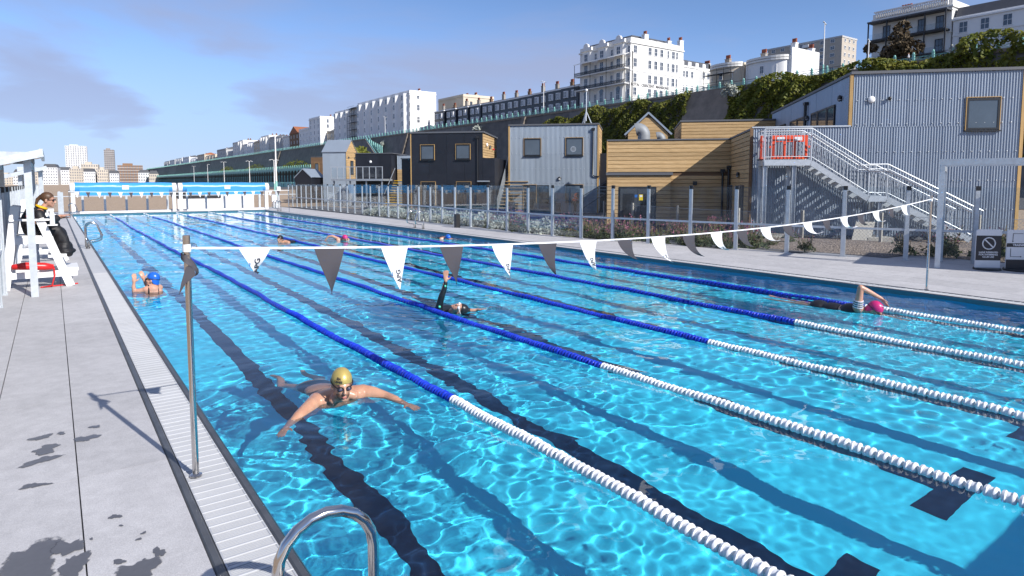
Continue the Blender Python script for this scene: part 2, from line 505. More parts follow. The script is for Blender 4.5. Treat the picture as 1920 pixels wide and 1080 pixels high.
# overflow channel: dark nosing, grating panels, dark outer strip
def nosing(name, x0, x1, y0, y1, z1=DZ+.004):
    return MB().cbox(x0, x1, y0, y1, -.05, z1, .012).build(name, M['dark_stone'], pool_deck)
nosing('edge_strip', -.055, -.003, PY0-.40, 50.40); nosing('edge_strip', -.40, -.345, PY0-.40, 50.40)
nosing('edge_strip', PW+.003, PW+.05, PY0-.40, 50.40); nosing('edge_strip', PW+.34, PW+.40, PY0-.40, 50.40)
nosing('edge_strip', 0, PW, PL+.003, PL+.05); nosing('edge_strip', 0, PW, PL+.34, PL+.40)
nosing('edge_strip', 0, PW, PY0-.05, PY0-.003); nosing('edge_strip', 0, PW, PY0-.40, PY0-.34)
gp = MB()
L_ = .29
gp.cbox(.002, L_-.002, .001, .016, -.02, .0, .003)
for k in range(5):
    y = .022 + k*.0155
    gp.box(.004, L_-.004, y, y+.009, -.02, -.005)
gp.box(.002, .012, .016, .1, -.02, -.003); gp.box(L_-.012, L_-.002, .016, .1, -.02, -.003)
gpm = gp.mesh('grating_panel', M['grating'])
gr_l = thing('overflow_grating', 'pale slotted overflow grating along the left pool edge', 'grating', (0, 0, DZ))
for i in range(150):
    obj('grating_panel', gpm, gr_l, (-.345, 2.0 + i*.1, 0))
def far_grating(parent, x0, x1, y0, y1, alongx=False):
    b = MB()
    n = int(((x1-x0) if alongx else (y1-y0))/.1)
    for i in range(n):
        if alongx: b.box(x0+i*.1, x0+i*.1+.07, y0+.004, y1-.004, -.02, -.002)
        else: b.box(x0+.004, x1-.004, y0+i*.1, y0+i*.1+.07, -.02, -.002)
    o = b.build('grating_run', M['grating'], parent); o['kind'] = 'stuff'
far_grating(gr_l, -.345, -.055, 17.0, 50.3); far_grating(gr_l, -.345, -.055, PY0-.4, 2.0)
gr_r = thing('overflow_grating', 'pale overflow grating along the right pool edge by the glass fence', 'grating', (0, 0, DZ))
for i in range(60):
    obj('grating_panel', gpm, gr_r, (PW+.05, 2.0 + i*.1, 0))
far_grating(gr_r, PW+.05, PW+.34, 8.0, 50.3); far_grating(gr_r, PW+.05, PW+.34, PY0-.4, 2.0)
gr_f = thing('overflow_grating', 'pale overflow grating across the far pool end below the cover reels', 'grating', (0, 0, DZ))
far_grating(gr_f, 0, PW, PL+.05, PL+.34, True)
# channel bed under the gratings
ch = MB(); sheet(ch, -.40, -.0, PY0-.4, 50.4, -.04); sheet(ch, PW, PW+.4, PY0-.4, 50.4, -.04); sheet(ch, 0, PW, PL, PL+.4, -.04); sheet(ch, 0, PW, PY0-.4, PY0, -.04)
ch.build('channel_bed', M['joint'], pool_deck, fix=False)

# wet marks on the left deck
def blob(cx, cy, rx, ry, seed, n=34, rot=0.0):
    r = random.Random(seed); ph = [r.uniform(0, 6.28) for _ in range(6)]
    pts = []
    for k in range(n):
        a = 2*math.pi*k/n
        q = 1 + .26*math.sin(2*a+ph[0]) + .16*math.sin(3*a+ph[1]) + .12*math.sin(5*a+ph[2]) + .07*math.sin(9*a+ph[3]) + .05*math.sin(13*a+ph[4])
        x, y = rx*q*math.cos(a), ry*q*math.sin(a)
        pts.append((cx + x*math.cos(rot) - y*math.sin(rot), cy + x*math.sin(rot) + y*math.cos(rot)))
    return pts
def puddle(label, blobs):
    m = MB()
    z = .0042
    for b in blobs:
        pts = blob(*b); n = len(pts)
        cx = sum(q[0] for q in pts)/n; cy = sum(q[1] for q in pts)/n
        m.add([(cx, cy, z)] + [(a, c, z) for a, c in pts], [(0, i+1, (i+1) % n+1) for i in range(n)])
        z += .0002
    o = m.build('wet_patch', M['wet'], fix=False); o.location = (0, 0, DZ)
    at_ = o.data.attributes.new('damp', 'FLOAT', 'POINT'); vals = []
    for b in blobs: vals += [1.0] + [0.0]*(b[5] if len(b) > 5 else 34)
    at_.data.foreach_set('value', vals)
    tag(o, label, 'puddle', 'wet marks on the left deck')
# wet marks
puddle('wet patch shaped like streaks on the deck beside the pole shadow', [(-1.13,5.72,.085,.10,2,34,.2),(-1.16,5.50,.11,.07,3,34,.3),(-1.16,6.03,.07,.06,1),(-.87,5.80,.075,.08,4),(-1.03,6.04,.03,.04,5),(-.80,6.05,.035,.04,25)])
puddle('large dark wet patch at the bottom of the deck', [(-1.19,3.92,.17,.24,6),(-1.02,4.02,.07,.10,7),(-1.0,3.78,.07,.14,15),(-1.2,3.5,.15,.2,26)])
puddle('dark wet patch with satellite drops near the grating', [(-.72,3.56,.085,.12,8),(-.615,3.68,.028,.06,9),(-.80,3.70,.03,.03,10)])
puddle('single oval wet spot on the deck', [(-.78,4.26,.034,.03,11)])
puddle('small round wet drop below the oval wet spot', [(-.76,4.12,.010,.014,12),(-.69,3.89,.014,.018,13),(-.66,3.95,.013,.016,14),(-.91,4.05,.010,.012,24)])
puddle('narrow wet smear on the outer deck slabs', [(-1.2,5.05,.06,.05,16),(-1.12,5.02,.04,.014,17)])

# ------------------------------------------------------------------ lane ropes
def float_mesh(mt):
    b = MB()
    b.lathe([(.014,.002),(.038,.0),(.046,.006),(.049,.018),(.041,.026),(.041,.052),(.049,.060),(.046,.074),(.038,.080),(.014,.078)], 10, axis='y')
    b.lathe([(.012,.077),(.012,.101)], 6, axis='y')
    return b.mesh('float', mt, smooth=True)
FW, FB = float_mesh(M['float_white']), float_mesh(M['float_blue'])
rope_lab = ['lane rope nearest the man in the gold cap', 'second lane rope from the left deck, beside the black wetsuit swimmer', 'middle one of the five lane ropes',
            'fourth lane rope from the left deck, just left of the pink capped swimmer', 'lane rope closest to the glass fence']
def rope_x(i, y): return 2*(i+1) + .05*math.sin(y*.16 + i*1.7) + .025*math.sin(y*.5+i) + .008*math.sin(y*2.7+i)
def rope_z(i, y): return .020 + .007*math.sin(y*2.1+i) + .005*math.sin(y*5.3+2*i)
for i in range(5):
    t = thing('lane_rope', rope_lab[i], 'lane rope', (0, 0, 0), 0, 'lane ropes across the pool')
    n_near = [95, 90, 75, 60, 50][i]
    far = MB(); far.cur = 0
    k = 0; y = PY0+.1; cnt = 0
    while y < 49.75:
        white = y < 5.0 or y > 45.0
        x = rope_x(i, y); a = math.atan2(rope_x(i, y+.1)-x, .1)
        if cnt >= 10 and cnt < 10 + n_near:
            o = obj('float', FW if white else FB, t, (x, y, rope_z(i, y)), (random.uniform(-.08,.08), random.uniform(0, 6.28), -a + random.uniform(-.10,.10)))
            receiver(o)
        else:
            far.cur = 0 if white else 1
            if y > 26 or i >= 3:
                far.lathe([(.02,0),(.048,.008),(.048,.070),(.02,.080)], 7, (x, y, rope_z(i, y)), 'y')
            else:
                far.lathe([(.014,0),(.042,.002),(.048,.012),(.048,.068),(.042,.078),(.014,.080)], 8, (x, y, rope_z(i, y)), 'y')
        y += .1; cnt += 1
    o = far.build('float_run', [M['float_white'], M['float_blue']], t, smooth=True, fix=False); o['kind'] = 'stuff'; receiver(o)
    MB().tube([(rope_x(i, q), q, rope_z(i, q)) for q in np.linspace(PY0, 50, 120)], .006, 5).build('cable', M['steel'], t)

# ------------------------------------------------------------------ text
def text_mesh(txt, size, mt, depth=0.0, spacing=1.0, bold=0.0):
    cu = bpy.data.curves.new('txt', 'FONT'); cu.body = txt; cu.size = size; cu.align_x = 'CENTER'; cu.align_y = 'CENTER'
    cu.extrude = depth; cu.space_character = spacing; cu.offset = bold; cu.resolution_u = 3
    ob = bpy.data.objects.new('txt', cu); COL.objects.link(ob)
    dg = bpy.context.evaluated_depsgraph_get()
    me = bpy.data.meshes.new_from_object(ob.evaluated_get(dg))
    bpy.data.objects.remove(ob); bpy.data.curves.remove(cu)
    me.materials.clear(); me.materials.append(mt)
    return me

# ------------------------------------------------------------------ backstroke flags
def flag_pole(label, x, y, h, r=.021):
    t = thing('flag_pole', label, 'pole', (x, y, DZ))
    MB().tube([(0,0,0),(0,0,h)], r, 16).build('tube', M['steel'], t, smooth=True)
    MB().lathe([(r*1.9,0),(r*1.9,.012),(r*1.15,.02)], 16).build('base_collar', M['steel'], t, smooth=True)
    MB().lathe([(r*1.25,h-.10),(r*1.25,h-.05)], 14).build('cord_collar', M['white_plastic'], t, smooth=True)
    MB().lathe([(r*1.12,h-.05),(r*1.12,h+.01),(r*.6,h+.013)], 14).build('top_cap', M['steel'], t, smooth=True)
    MB().tube([(r*1.2+.018+.018*math.cos(a), 0, h-.065+.018*math.sin(a)) for a in np.linspace(0, 2*math.pi, 13)[:-1]], .003, 5, closed=True).build('eyelet', M['steel'], t)
    return t
PLx, PLy, PLh = -.28, 4.58, 1.66
PRx, PRy, PRh = 12.42, 5.10, 1.78
pole_l = flag_pole('tall steel flag pole on the grating beside the gold capped swimmer', PLx, PLy, PLh)
pole_r = flag_pole('slim steel flag pole on the deck in front of the lane sign', PRx, PRy, PRh)
fl = thing('flag_line', 'line of white and charcoal pennants strung across the pool in the foreground', 'flag line', (0, 0, 0))
A0 = Vector((PLx, PLy, DZ + PLh - .075)); A1 = Vector((PRx, PRy, DZ + PRh - .06))
def line_at(t, sag=.24):
    p = A0.lerp(A1, t); p.z -= sag*4*t*(1-t); return p
tape = MB(); N = 60
for k in range(N):
    a, b = line_at(k/N), line_at((k+1)/N)
    tape.bar(a, b, .004, .015)
tape.build('tape', M['flag_white'], fl)
apg = text_mesh('APG', .062, M['ink'], bold=.0012)
apg2 = text_mesh('~', .06, M['ink_blue'], bold=.001)
def pennant(parent, p0, p1, length, sway, lift, mt, curl, logo):
    """triangle hung between p0 and p1; tip blown along the line by sway and away by lift"""
    m = MB(); rows, colsn = 10, 4
    p0, p1 = Vector(p0), Vector(p1); d = (p1-p0).normalized(); w = (p1-p0).length
    nrm = Vector((-d.y, d.x, 0))
    pts = {}
    def surf(s, q):
        wd = w*(1-s)
        c = (p0+p1)/2 + d*(sway*length*s**1.6) + nrm*(lift*length*s**1.7) + Vector((0,0,-1))*(length*s*max(.08, 1-.55*abs(sway)**1.4*s*1.0))
        c += nrm*(curl*math.sin(s*4.0+q*2.2)*.03*s)
        return c + d*(q*wd)
    vs = []; fs = []
    for i in range(rows+1):
        for j in range(colsn+1):
            vs.append(surf(i/rows*.985, j/colsn-.5))
    for i in range(rows):
        for j in range(colsn):
            a = i*(colsn+1)+j; fs.append((a, a+1, a+colsn+2, a+colsn+1))
    n = len(vs); vs2 = vs + [v + nrm*.0015 for v in vs]
    fs2 = fs + [tuple(n+k for k in f[::-1]) for f in fs]
    m.add(vs2, fs2)
    o = m.build('pennant', mt, parent, smooth='all', fix=False)
    if logo:
        for src, mm, off, s0 in ((apg, M['ink'], .012, .66), (apg2, M['ink_blue'], -.045, .60)):
            me = src.copy()
            for v in me.vertices:
                # letters run up the pennant: text x -> towards the top, text y -> across
                s = s0 - v.co.x/length
                q = (off - v.co.y*.9)/max(w*(1-s), .02)
                v.co = surf(s, q) - nrm*.003
            obj('lettering', me, o)
    return o
NF = 21
for k in range(NF):
    tc_ = .035 + k*.0435
    p = line_at(tc_); dd = (A1-A0).normalized(); w = .245 if k else .22
    SW = [.1,.08,.2,.2,.35,.32,.46,.72,.70,.82,.85,.92,1.0]
    sway = (SW[k] if k < len(SW) else 1.08) + random.uniform(-.06, .06)
    lift = (.25 if k == 0 else .08) + random.uniform(-.05,.06)
    ln = .20 if k == 0 else .385 if k < 8 else .47
    white = k % 2 == 0
    pennant(fl, p-dd*w/2, p+dd*w/2, ln, sway, lift, M['flag_white'] if white else M['flag_dark'], random.uniform(-1,1), white and k < 13)
# pennant wrapped round the near pole
wr = MB(); rows = 14
vs = []; fs = []
for i in range(rows+1):
    s = i/rows; a0 = 4.0 + s*2.6
    for j in range(5):
        q = j/4; rad = .028 + .012*s + .010*math.sin(q*5+s*6)
        ang = a0 + (q-.5)*4.2*(1-s)
        vs.append((rad*math.cos(ang) + .05*s*s*math.sin(3*s), rad*math.sin(ang), PLh-.10 - .17*s - .03*q*(1-s)))
for i in range(rows):
    for j in range(4):
        a = i*5+j; fs.append((a, a+1, a+6, a+5))
wr.add(vs, fs)
tail = [(-.015,-.030,PLh-.20),(.032,-.028,PLh-.19),(.045,-.02,PLh-.26),(-.03,-.045,PLh-.24),(-.045,-.03,PLh-.30),(-.062,-.02,PLh-.385),(-.02,-.04,PLh-.31)]
wr.add(tail, [(0,1,2),(0,2,6,3),(3,6,5,4)])
wr2 = wr.build('wrapped_pennant', M['flag_dark'], fl, smooth='all', fix=False); wr2.location = (PLx, PLy, DZ)
# far flags
fp1 = flag_pole('thin flag pole by the far left corner of the pool', -.20, 45.2, 1.6, .02)
fp2 = flag_pole('thin flag pole by the far right corner of the pool', 12.35, 45.2, 1.6, .02)
ff = thing('flag_line', 'far line of small pennants strung below the blue cover reels', 'flag line', (0, 0, 0))
tp = MB(); B0, B1 = Vector((-.20,45.2,DZ+1.52)), Vector((12.35,45.2,DZ+1.52))
for k in range(20):
    a = B0.lerp(B1, k/20); b = B0.lerp(B1, (k+1)/20)
    a.z -= .3*k/20*(1-k/20); b.z -= .3*(k+1)/20*(1-(k+1)/20)
    tp.bar(a, b, .01, .022)
tp.build('tape', M['flag_white'], ff)
for k in range(22):
    t = .03 + k*.0435; p = B0.lerp(B1, t); p.z -= .3*t*(1-t)
    m = MB(); m.add([(-.12,0,0),(.12,0,0),(.02,0,-.36),(-.12,.004,0),(.12,.004,0),(.02,.004,-.36)], [(0,1,2),(5,4,3)])
    o = m.build('pennant', M['flag_white'] if k % 2 == 0 else M['flag_dark'], ff, fix=False); o.location = p

# ------------------------------------------------------------------ ladders / grab rails
def grab_rail(parent, x, y, sgn, h=.78, reach=.42, r=.021, name='handrail'):
    """inverted U from the deck over the edge into the water"""
    pts = [(x, y, DZ)]
    pts += [(x, y, DZ+h-.20)]
    n = 10
    for k in range(n+1):
        a = math.pi*k/n
        pts.append((x + sgn*(reach/2 - reach/2*math.cos(a)), y, DZ+h-.20 + .20*math.sin(a)))
    pts += [(x+sgn*reach, y, DZ+.05), (x+sgn*reach, y, -.75)]
    o = MB().tube(pts, r, 14).build(name, M['steel'], parent, smooth='all')
    MB().lathe([(r*2.2,0),(r*2.2,.012),(r*1.2,.022)], 16, (x, y, DZ)).build('base_flange', M['steel'], o, smooth=True)
    receiver(o)
    return o
t = thing('pool_ladder', 'polished steel handrail arching over the pool edge at the bottom', 'ladder')
grab_rail(t, -.35, 2.30, 1, .68, .40, .024)
grab_rail(t, -.35, 1.70, 1, .68, .40, .024)
st = MB()
for z in (-.3, -.55): st.bar((.05,1.70,z), (.05,2.30,z), .08, .03)
receiver(st.build('tread', M['steel'], t))
def loop_ladder(label, x, y0, y1, sgn):
    t = thing('pool_ladder', label, 'ladder', (0,0,0), 0, 'steel pool ladders')
    for y in (y0, y1):
        pts = [(x, y, DZ), (x, y, DZ+.62)]
        for k in range(9):
            a = math.pi*k/8
            pts.append((x + sgn*(.17 - .17*math.cos(a)), y, DZ+.62+.16*math.sin(a)))
        pts += [(x+sgn*.42, y, DZ+.40), (x+sgn*.40, y, DZ+.26), (x+sgn*.25, y, DZ+.20), (x+sgn*.08, y, DZ+.18), (x+sgn*.06, y, DZ)]
        MB().tube(pts, .023, 10).build('handrail', M['steel'], t, smooth='all')
    for k in range(3):
        receiver(MB().box(x+sgn*.36-.05, x+sgn*.36+.05, y0, y1, -.25-k*.28, -.22-k*.28).build('tread', M['steel'], t))
loop_ladder('steel ladder loops on the left deck past the lifeguard chair', -.20, 23.6, 24.3, 1)
loop_ladder('steel ladder loops on the right deck in front of the glass fence', 12.30, 25.2, 26.0, -1)
loop_ladder('steel ladder loops in the far left corner by the reel post', -.20, 47.6, 48.2, 1)
loop_ladder('steel ladder loops in the far right corner near the gate posts', 12.30, 47.0, 47.7, -1)
tag(MB().cbox(13.85, 14.05, 25.0, 25.2, DZ, DZ+.62, .02).build('utility_post', M['black_plastic']), 'short black post standing on the right deck by the fence', 'post')

# ------------------------------------------------------------------ pool cover reels
def reel(label, x0, x1, y, zc=1.70, r=.36, patch=.5):
    t = thing('pool_cover_reel', label, 'pool cover', (0, y, DZ))
    prof = []
    L = x1-x0
    b = MB(); n = 26; m = 24; vs = []; fs = []
    for i in range(m+1):
        xx = x0 + L*i/m
        for k in range(n):
            a = 2*math.pi*k/n; rr = r + .012*math.sin(xx*2.3+k*.4) + .008*math.sin(xx*7+k)
            vs.append((xx, rr*math.cos(a), zc + rr*math.sin(a)))
    for i in range(m):
        for k in range(n): fs.append((i*n+k, i*n+(k+1) % n, (i+1)*n+(k+1) % n, (i+1)*n+k))
    fs += [tuple(range(n)), tuple(m*n+k for k in range(n))]
    b.add(vs, fs); roll = b.build('cover_roll', M['cover_blue'], t, smooth=True)
    # loose end hanging down
    h = MB(); h.box(x0+.25, x0+L*.96, -r-.012, -r, zc-r*1.45, zc); h.build('hanging_end', M['cover_blue'], t)
    MB().box(x0+L*patch-.20, x0+L*patch+.20, -r-.03, -r-.013, zc-.12, zc+.16).build('label_patch', M['white_plastic'], t)
    for xx in (x0-.12, x1+.12):
        pst = MB().cbox(xx-.11, xx+.11, -.10, .10, 0, zc-.30, .02).build('end_post', M['white_paint'], t)
        MB().lathe([(.30,-.16),(.33,-.13),(.33,.13),(.30,.16)], 20, (xx, 0, zc), 'x').build('motor_drum' if xx < x0 else 'bearing_drum', M['white_paint'], t, smooth=True)
    MB().cyl((x0-.15,0,zc), (x1+.15,0,zc), .06, 10).build('axle', M['galv'], t)
    MB().cbox(x0+.2, x1-.2, -.62, -.40, 0, .12, .03).build('trough', M['white_paint'], t)
    return t
reel('blue rolled pool cover on the left reel at the far end', .25, 6.05, 52.0)
reel('blue rolled pool cover on the right reel at the far end', 6.75, 12.55, 52.2, patch=.52)
# white low wall and posts behind
w = thing('low_wall', 'low white rendered wall behind the right hand reel', 'wall', (0,0,0))
MB().box(7.1, 12.9, 57.0, 57.2, 0, 1.25).build('wall_panel', M['white_paint'], w)
MB().box(7.0, 10.3, 56.9, 57.0, .9, 1.35).build('dark_band', M['black_plastic'], w)
fg = thing('far_fence', 'galvanised post and rail fence behind the reels', 'fence', (0,0,0))
for k in range(12):
    x = -.6 + k*1.32
    MB().box(x-.07, x+.07, 53.9, 54.02, 0, 1.52).build('post', M['galv'], fg)
MB().bar((-.9,53.98,1.18), (15.5,53.98,1.18), .05).build('rail', M['galv'], fg)
tag(MB().box(-.72,-.42,50.9,51.0,0,1.5).build('post', M['galv_dull']), 'dark galvanised gate post left of the left reel', 'post')
bx = thing('control_box', 'small white control box on a post right of the reels', 'box', (13.35, 52.6, DZ))
MB().cbox(-.16,.16,-.08,.08,.55,1.05,.02).build('cabinet', M['white_paint'], bx); MB().box(-.04,.04,-.04,.04,0,.55).build('post', M['galv'], bx)
bn = thing('control_box', 'white ticket style box on a tall post near the fence corner', 'box', (14.4, 55.0, DZ))
MB().cbox(-.14,.14,-.1,.1,1.35,1.72,.02).build('cabinet', M['white_paint'], bn); MB().box(-.06,.06,-.05,.05,0,1.35).build('post', M['galv'], bn)

# ------------------------------------------------------------------ glass wind fences
def glass_fence(label, pts, h=1.93, rail=.80):
    t = thing('glass_fence', label, 'fence', (0, 0, DZ))
    pm = MB(); pm.box(-.055,.055,-.035,.035,0,rail+.02); pm.box(-.045,.045,-.03,.03,rail+.02,h); pm.box(.050,.062,-.055,.02,0,h)
    pmesh = pm.mesh('post', M['galv'])
    cm = MB().box(-.058,.048,-.040,.032,h-.10,h+.012).mesh('cap', M['black_plastic'])
    fm = MB(); fm.box(-.09,.09,-.07,.07,0,.015); fmesh = fm.mesh('foot_plate', M['galv'])
    n = len(pts)
    for i, (x, y) in enumerate(pts):
        a = pts[max(i-1,0)]; b = pts[min(i+1,n-1)]; ang = math.atan2(b[1]-a[1], b[0]-a[0])
        # post faces the pool: its local x runs along the fence
        o = obj('post', pmesh, t, (x, y, 0), (0,0,ang))
        obj('cap', cm, o); obj('foot_plate', fmesh, o)
        if i < n-1:
            c = pts[i+1]; L = math.hypot(c[0]-x, c[1]-y); an = math.atan2(c[1]-y, c[0]-x)
            q = obj('glass_pane', MB().box(.05, L-.05, -.006, .006, rail+.05, h-.02).mesh('glass_pane', M['fence_glass']), t, (x, y, 0), (0,0,an))
            obj('glass_pane', MB().box(.05, L-.05, -.006, .006, .06, rail-.03).mesh('glass_pane', M['fence_glass']), t, (x, y, 0), (0,0,an))
            obj('rail', MB().box(.05, L-.05, -.02, .02, rail-.03, rail+.03).mesh('rail', M['galv']), t, (x, y, 0), (0,0,an))
FY = [58,54,50,45,40,35,30,27,25,22,20,18,16,14,12,10,8,6.2,4.5]
FX = [16.1,15.9,15.75,15.55,15.4,15.25,15.05,14.85,14.72,14.55,14.52,14.62,14.95,15.35,15.78,16.3,16.95,17.85,18.9]
def fence_x(y): return float(np.interp(y, FY[::-1], FX[::-1]))
fy = [4.9,6.2,7.52,8.9,10.3,11.75,13.2,14.7,16.1,17.5,19.0,20.5,22.0,23.6,25.2,26.8]
while fy[-1] < 57.5: fy.append(fy[-1]+1.42)
glass_fence('long glass wind fence with galvanised posts along the right deck', [(fence_x(y), y) for y in fy])
glass_fence('glass wind fence with galvanised posts along the left deck', [(-1.80, y) for y in np.arange(6.0, 56, 1.42)])

# ------------------------------------------------------------------ shelters
glass_mat('roof_glass', tint=(.86,.90,.93), refl=1.0, haze=.35)
def shelter(label, loc, rotz, L, D, h0, h1, roof=True, bays=1):
    """posts at y=0 (front) height h0 and y=D (back) height h1, beams and rafters"""
    t = thing('shelter_frame', label, 'shelter', loc, rotz)
    for i in range(bays+1):
        x = L*i/bays
        MB().box(x-.055,x+.055,-.045,.045,0,h0-.001).build('post', M['galv'], t)
        MB().box(x-.05,x+.05,D-.045,D+.045,0,h1-.001).build('post', M['galv'], t)
        MB().bar((x,-.05,h0-.07),(x,D+.05,h1-.07),.07,.12).build('rafter', M['galv'], t)
    MB().bar((-.06,0,h0+.07),(L+.06,0,h0+.07),.10,.14).build('beam', M['galv'], t)
    MB().bar((-.06,D,h1+.07),(L+.06,D,h1+.07),.10,.14).build('beam', M['galv'], t)
    if roof:
        MB().add([(-.1,-.2,h0+.16),(L+.1,-.2,h0+.16),(L+.1,D+.25,h1+.16),(-.1,D+.25,h1+.16),(-.1,-.2,h0+.18),(L+.1,-.2,h0+.18),(L+.1,D+.25,h1+.18),(-.1,D+.25,h1+.18)],
                 [(0,3,2,1),(4,5,6,7),(0,1,5,4),(1,2,6,5),(2,3,7,6),(3,0,4,7)]).build('roof_glass', M['roof_glass'], t)
        MB().bar((-.1,D+.25,h1+.17),(L+.1,D+.25,h1+.17),.05,.05).build('edge_trim', M['galv'], t)
    return t
# left shelters: front posts on the deck, roof rising towards the pool
sl1 = shelter('galvanised shelter with sloping glass roof over the lifeguard', (-1.85, 14.0, DZ), 0, .52, 3.0, 2.42, 2.42, roof=False)
rf = MB()
rf.add([(-1.6,-.35,1.94),(.72,-.35,2.56),(.72,3.2,2.56),(-1.6,3.2,1.94),(-1.6,-.35,1.98),(.72,-.35,2.60),(.72,3.2,2.60),(-1.6,3.2,1.98)], [(0,3,2,1),(4,5,6,7),(0,1,5,4),(1,2,6,5),(2,3,7,6),(3,0,4,7)])
rf.build('roof_glass', M['roof_glass'], sl1)
MB().bar((-1.6,-.36,1.91),(.75,-.36,2.54),.05,.13).build('roof_beam', M['galv'], sl1)
MB().bar((.73,-.36,2.55),(.73,3.2,2.55),.05,.12).build('roof_beam', M['galv'], sl1)
sl2 = shelter('second galvanised shelter further along the left deck', (-1.85, 27.0, DZ), 0, .55, 3.0, 2.42, 2.42, roof=False)
rf = MB(); rf.add([(-1.6,-.35,1.94),(.72,-.35,2.56),(.72,3.2,2.56),(-1.6,3.2,1.94),(-1.6,-.35,1.98),(.72,-.35,2.60),(.72,3.2,2.60),(-1.6,3.2,1.98)], [(0,3,2,1),(4,5,6,7),(0,1,5,4),(1,2,6,5),(2,3,7,6),(3,0,4,7)])
rf.build('roof_glass', M['roof_glass'], sl2)
MB().bar((-1.6,-.36,1.91),(.75,-.36,2.54),.05,.12).build('roof_beam', M['galv'], sl2)
rsh = shelter('open galvanised shelter frame on the right deck by the signs', (16.1, 6.35, DZ), R(-71), 7.5, 1.7, 2.44, 2.44, roof=False, bays=2)
MB().box(2.3, 7.6, -.7, 2.3, 2.60, 2.68).build('roof_panel', M['galv_dull'], rsh)

# ------------------------------------------------------------------ sign boards
mat('sign_black', (0.012, 0.012, 0.02), .4); mat('sign_white', (0.72, 0.73, 0.76), .4)
def sign_board(label, loc, rotz, w, h, bands):
    t = thing('sign_board', label, 'sign', loc, rotz)
    def rr(w, h, r, z0, inset=0):
        pts = []
        for cx, cz, a0 in ((w/2-r, z0+h-r, 0), (-w/2+r, z0+h-r, 90)):
            for k in range(6):
                a = R(a0 + 90*k/5); pts.append((cx + r*math.cos(a), cz + r*math.sin(a)))
        pts += [(-w/2, z0), (w/2, z0)]
        return pts
    MB().prism(rr(w, h, .07, .06), -.02, .02).build('panel', M['sign_white'], t)
    MB().lathe([(w*.50,0),(w*.52,.02),(w*.50,.06)], 24).build('base', M['black_plastic'], t, smooth=True)
    for z0, z1 in bands:
        MB().box(-w/2-.001, w/2+.001, -.026, -.021, z0, z1).build('black_band', M['sign_black'], t)
    t.scale = (.86, .86, .86)
    return t
def put_text(t, txt, size, x, z, mt, bold=0.0, y=-.029, sp=1.0, sx=1.0):
    o = obj('lettering', text_mesh(txt, size, mt, 0.0, sp, bold), t, (x, y, z), (R(90), 0, 0)); o.scale = (sx, 1, 1); return o
SG = (16.72, 5.55)
s1 = sign_board('black and white sign reading lane reserved for swimming club use', (SG[0], SG[1], DZ), R(-44), .62, 1.04, [(.26, .93)])
ring = MB(); ring.tube([(.155*math.cos(a), -.03, .72+.155*math.sin(a)) for a in np.linspace(0, 2*math.pi, 33)[:-1]], .016, 6, closed=True)
ring.bar((-.105,-.03,.825), (.105,-.03,.615), .028, .028); ring.build('prohibition_ring', M['sign_white'], s1)
for k, tx in enumerate(('LANE RESERVED', 'FOR SWIMMING', 'CLUB USE')):
    put_text(s1, tx, .062, 0, .475-.062*k, M['sign_white'], .002, sx=1.05)
s2 = sign_board('white sign with arrows reading training cut by the right picture edge', (17.16, 5.02, DZ), R(-44), .80, 1.04, [(.06, .30), (.64, .74)])
put_text(s2, 'TRAINING LANE', .078, .03, .69, M['sign_white'], .003)
def arrow(t, pts):
    a = MB()
    for p, q in zip(pts, pts[1:]): a.bar((p[0],-.024,p[1]), (q[0],-.024,q[1]), .009, .009)
    (x0,z0),(x1,z1) = pts[-2], pts[-1]; d = Vector((x1-x0,z1-z0)).normalized(); n = Vector((-d.y,d.x))
    a.add([(x1+d.x*.035,-.026,z1+d.y*.035),(x1+n.x*.02,-.026,z1+n.y*.02),(x1-n.x*.02,-.026,z1-n.y*.02)], [(0,1,2)])
    a.build('arrow', M['sign_black'], t)
arrow(s2, [(-.02,1.0),(-.26,1.0),(-.26,.80)]); arrow(s2, [(-.30,.60),(-.30,.38),(-.06,.38)])
arrow(s2, [(.30,1.0),(.10,1.0)]); arrow(s2, [(.06,.38),(.30,.38),(.30,.58)])

# ------------------------------------------------------------------ lifeguard chair
def guard_chair(label, loc, rotz=0):
    """chair faces +x (the pool); wide in y"""
    t = thing('lifeguard_chair', label, 'chair', loc, rotz)
    m = M['white_paint']
    for y in (-.42, .42):
        MB().bar((-.52,y,0), (-.30,y,1.58), .05, .14, up=(1,0,0)).build('back_leg', m, t)
        MB().bar((.50,y,0), (.06,y,1.34), .05, .14, up=(1,0,0)).build('front_leg', m, t)
        MB().box(-.42,.26,y-.03,y+.03,.86,.98).build('seat_rail', m, t)
        MB().box(-.40,.30,y-.08,y+.08,1.30,1.335).build('armrest', m, t)
        MB().box(-.50,.62,y-.03,y+.03,.20,.32).build('floor_rail', m, t)
    MB().box(-.40,.22,-.40,.40,.97,1.01).build('seat', m, t)
    for k in range(4):
        MB().bar((-.375+.028*k,-.42,1.08+.13*k), (-.375+.028*k,.42,1.08+.13*k), .025, .09).build('back_slat', m, t)
    MB().box(.16,.46,-.45,.45,.58,.63).build('footrest', m, t)
    MB().box(.38,.64,-.46,.46,.30,.36).build('step', m, t)
    MB().box(.18,.34,-.60,-.40,1.205,1.225).build('bottle_shelf', m, t)
    return t
gc = guard_chair('white wooden lifeguard chair with the guard sitting on it', (-1.28, 15.55, DZ))
gc2 = guard_chair('empty white lifeguard chair behind the seated guard', (-1.28, 20.6, DZ))
bt = MB(); bt.lathe([(.038,0),(.042,.01),(.042,.20),(.030,.235),(.018,.255),(.018,.27)], 14)
b_ = bt.build('water_bottle', M['white_plastic'], smooth=True); b_.location = (-1.02, 15.04, DZ+1.228)
tag(b_, 'white metal drinking bottle on the chair shelf', 'bottle')
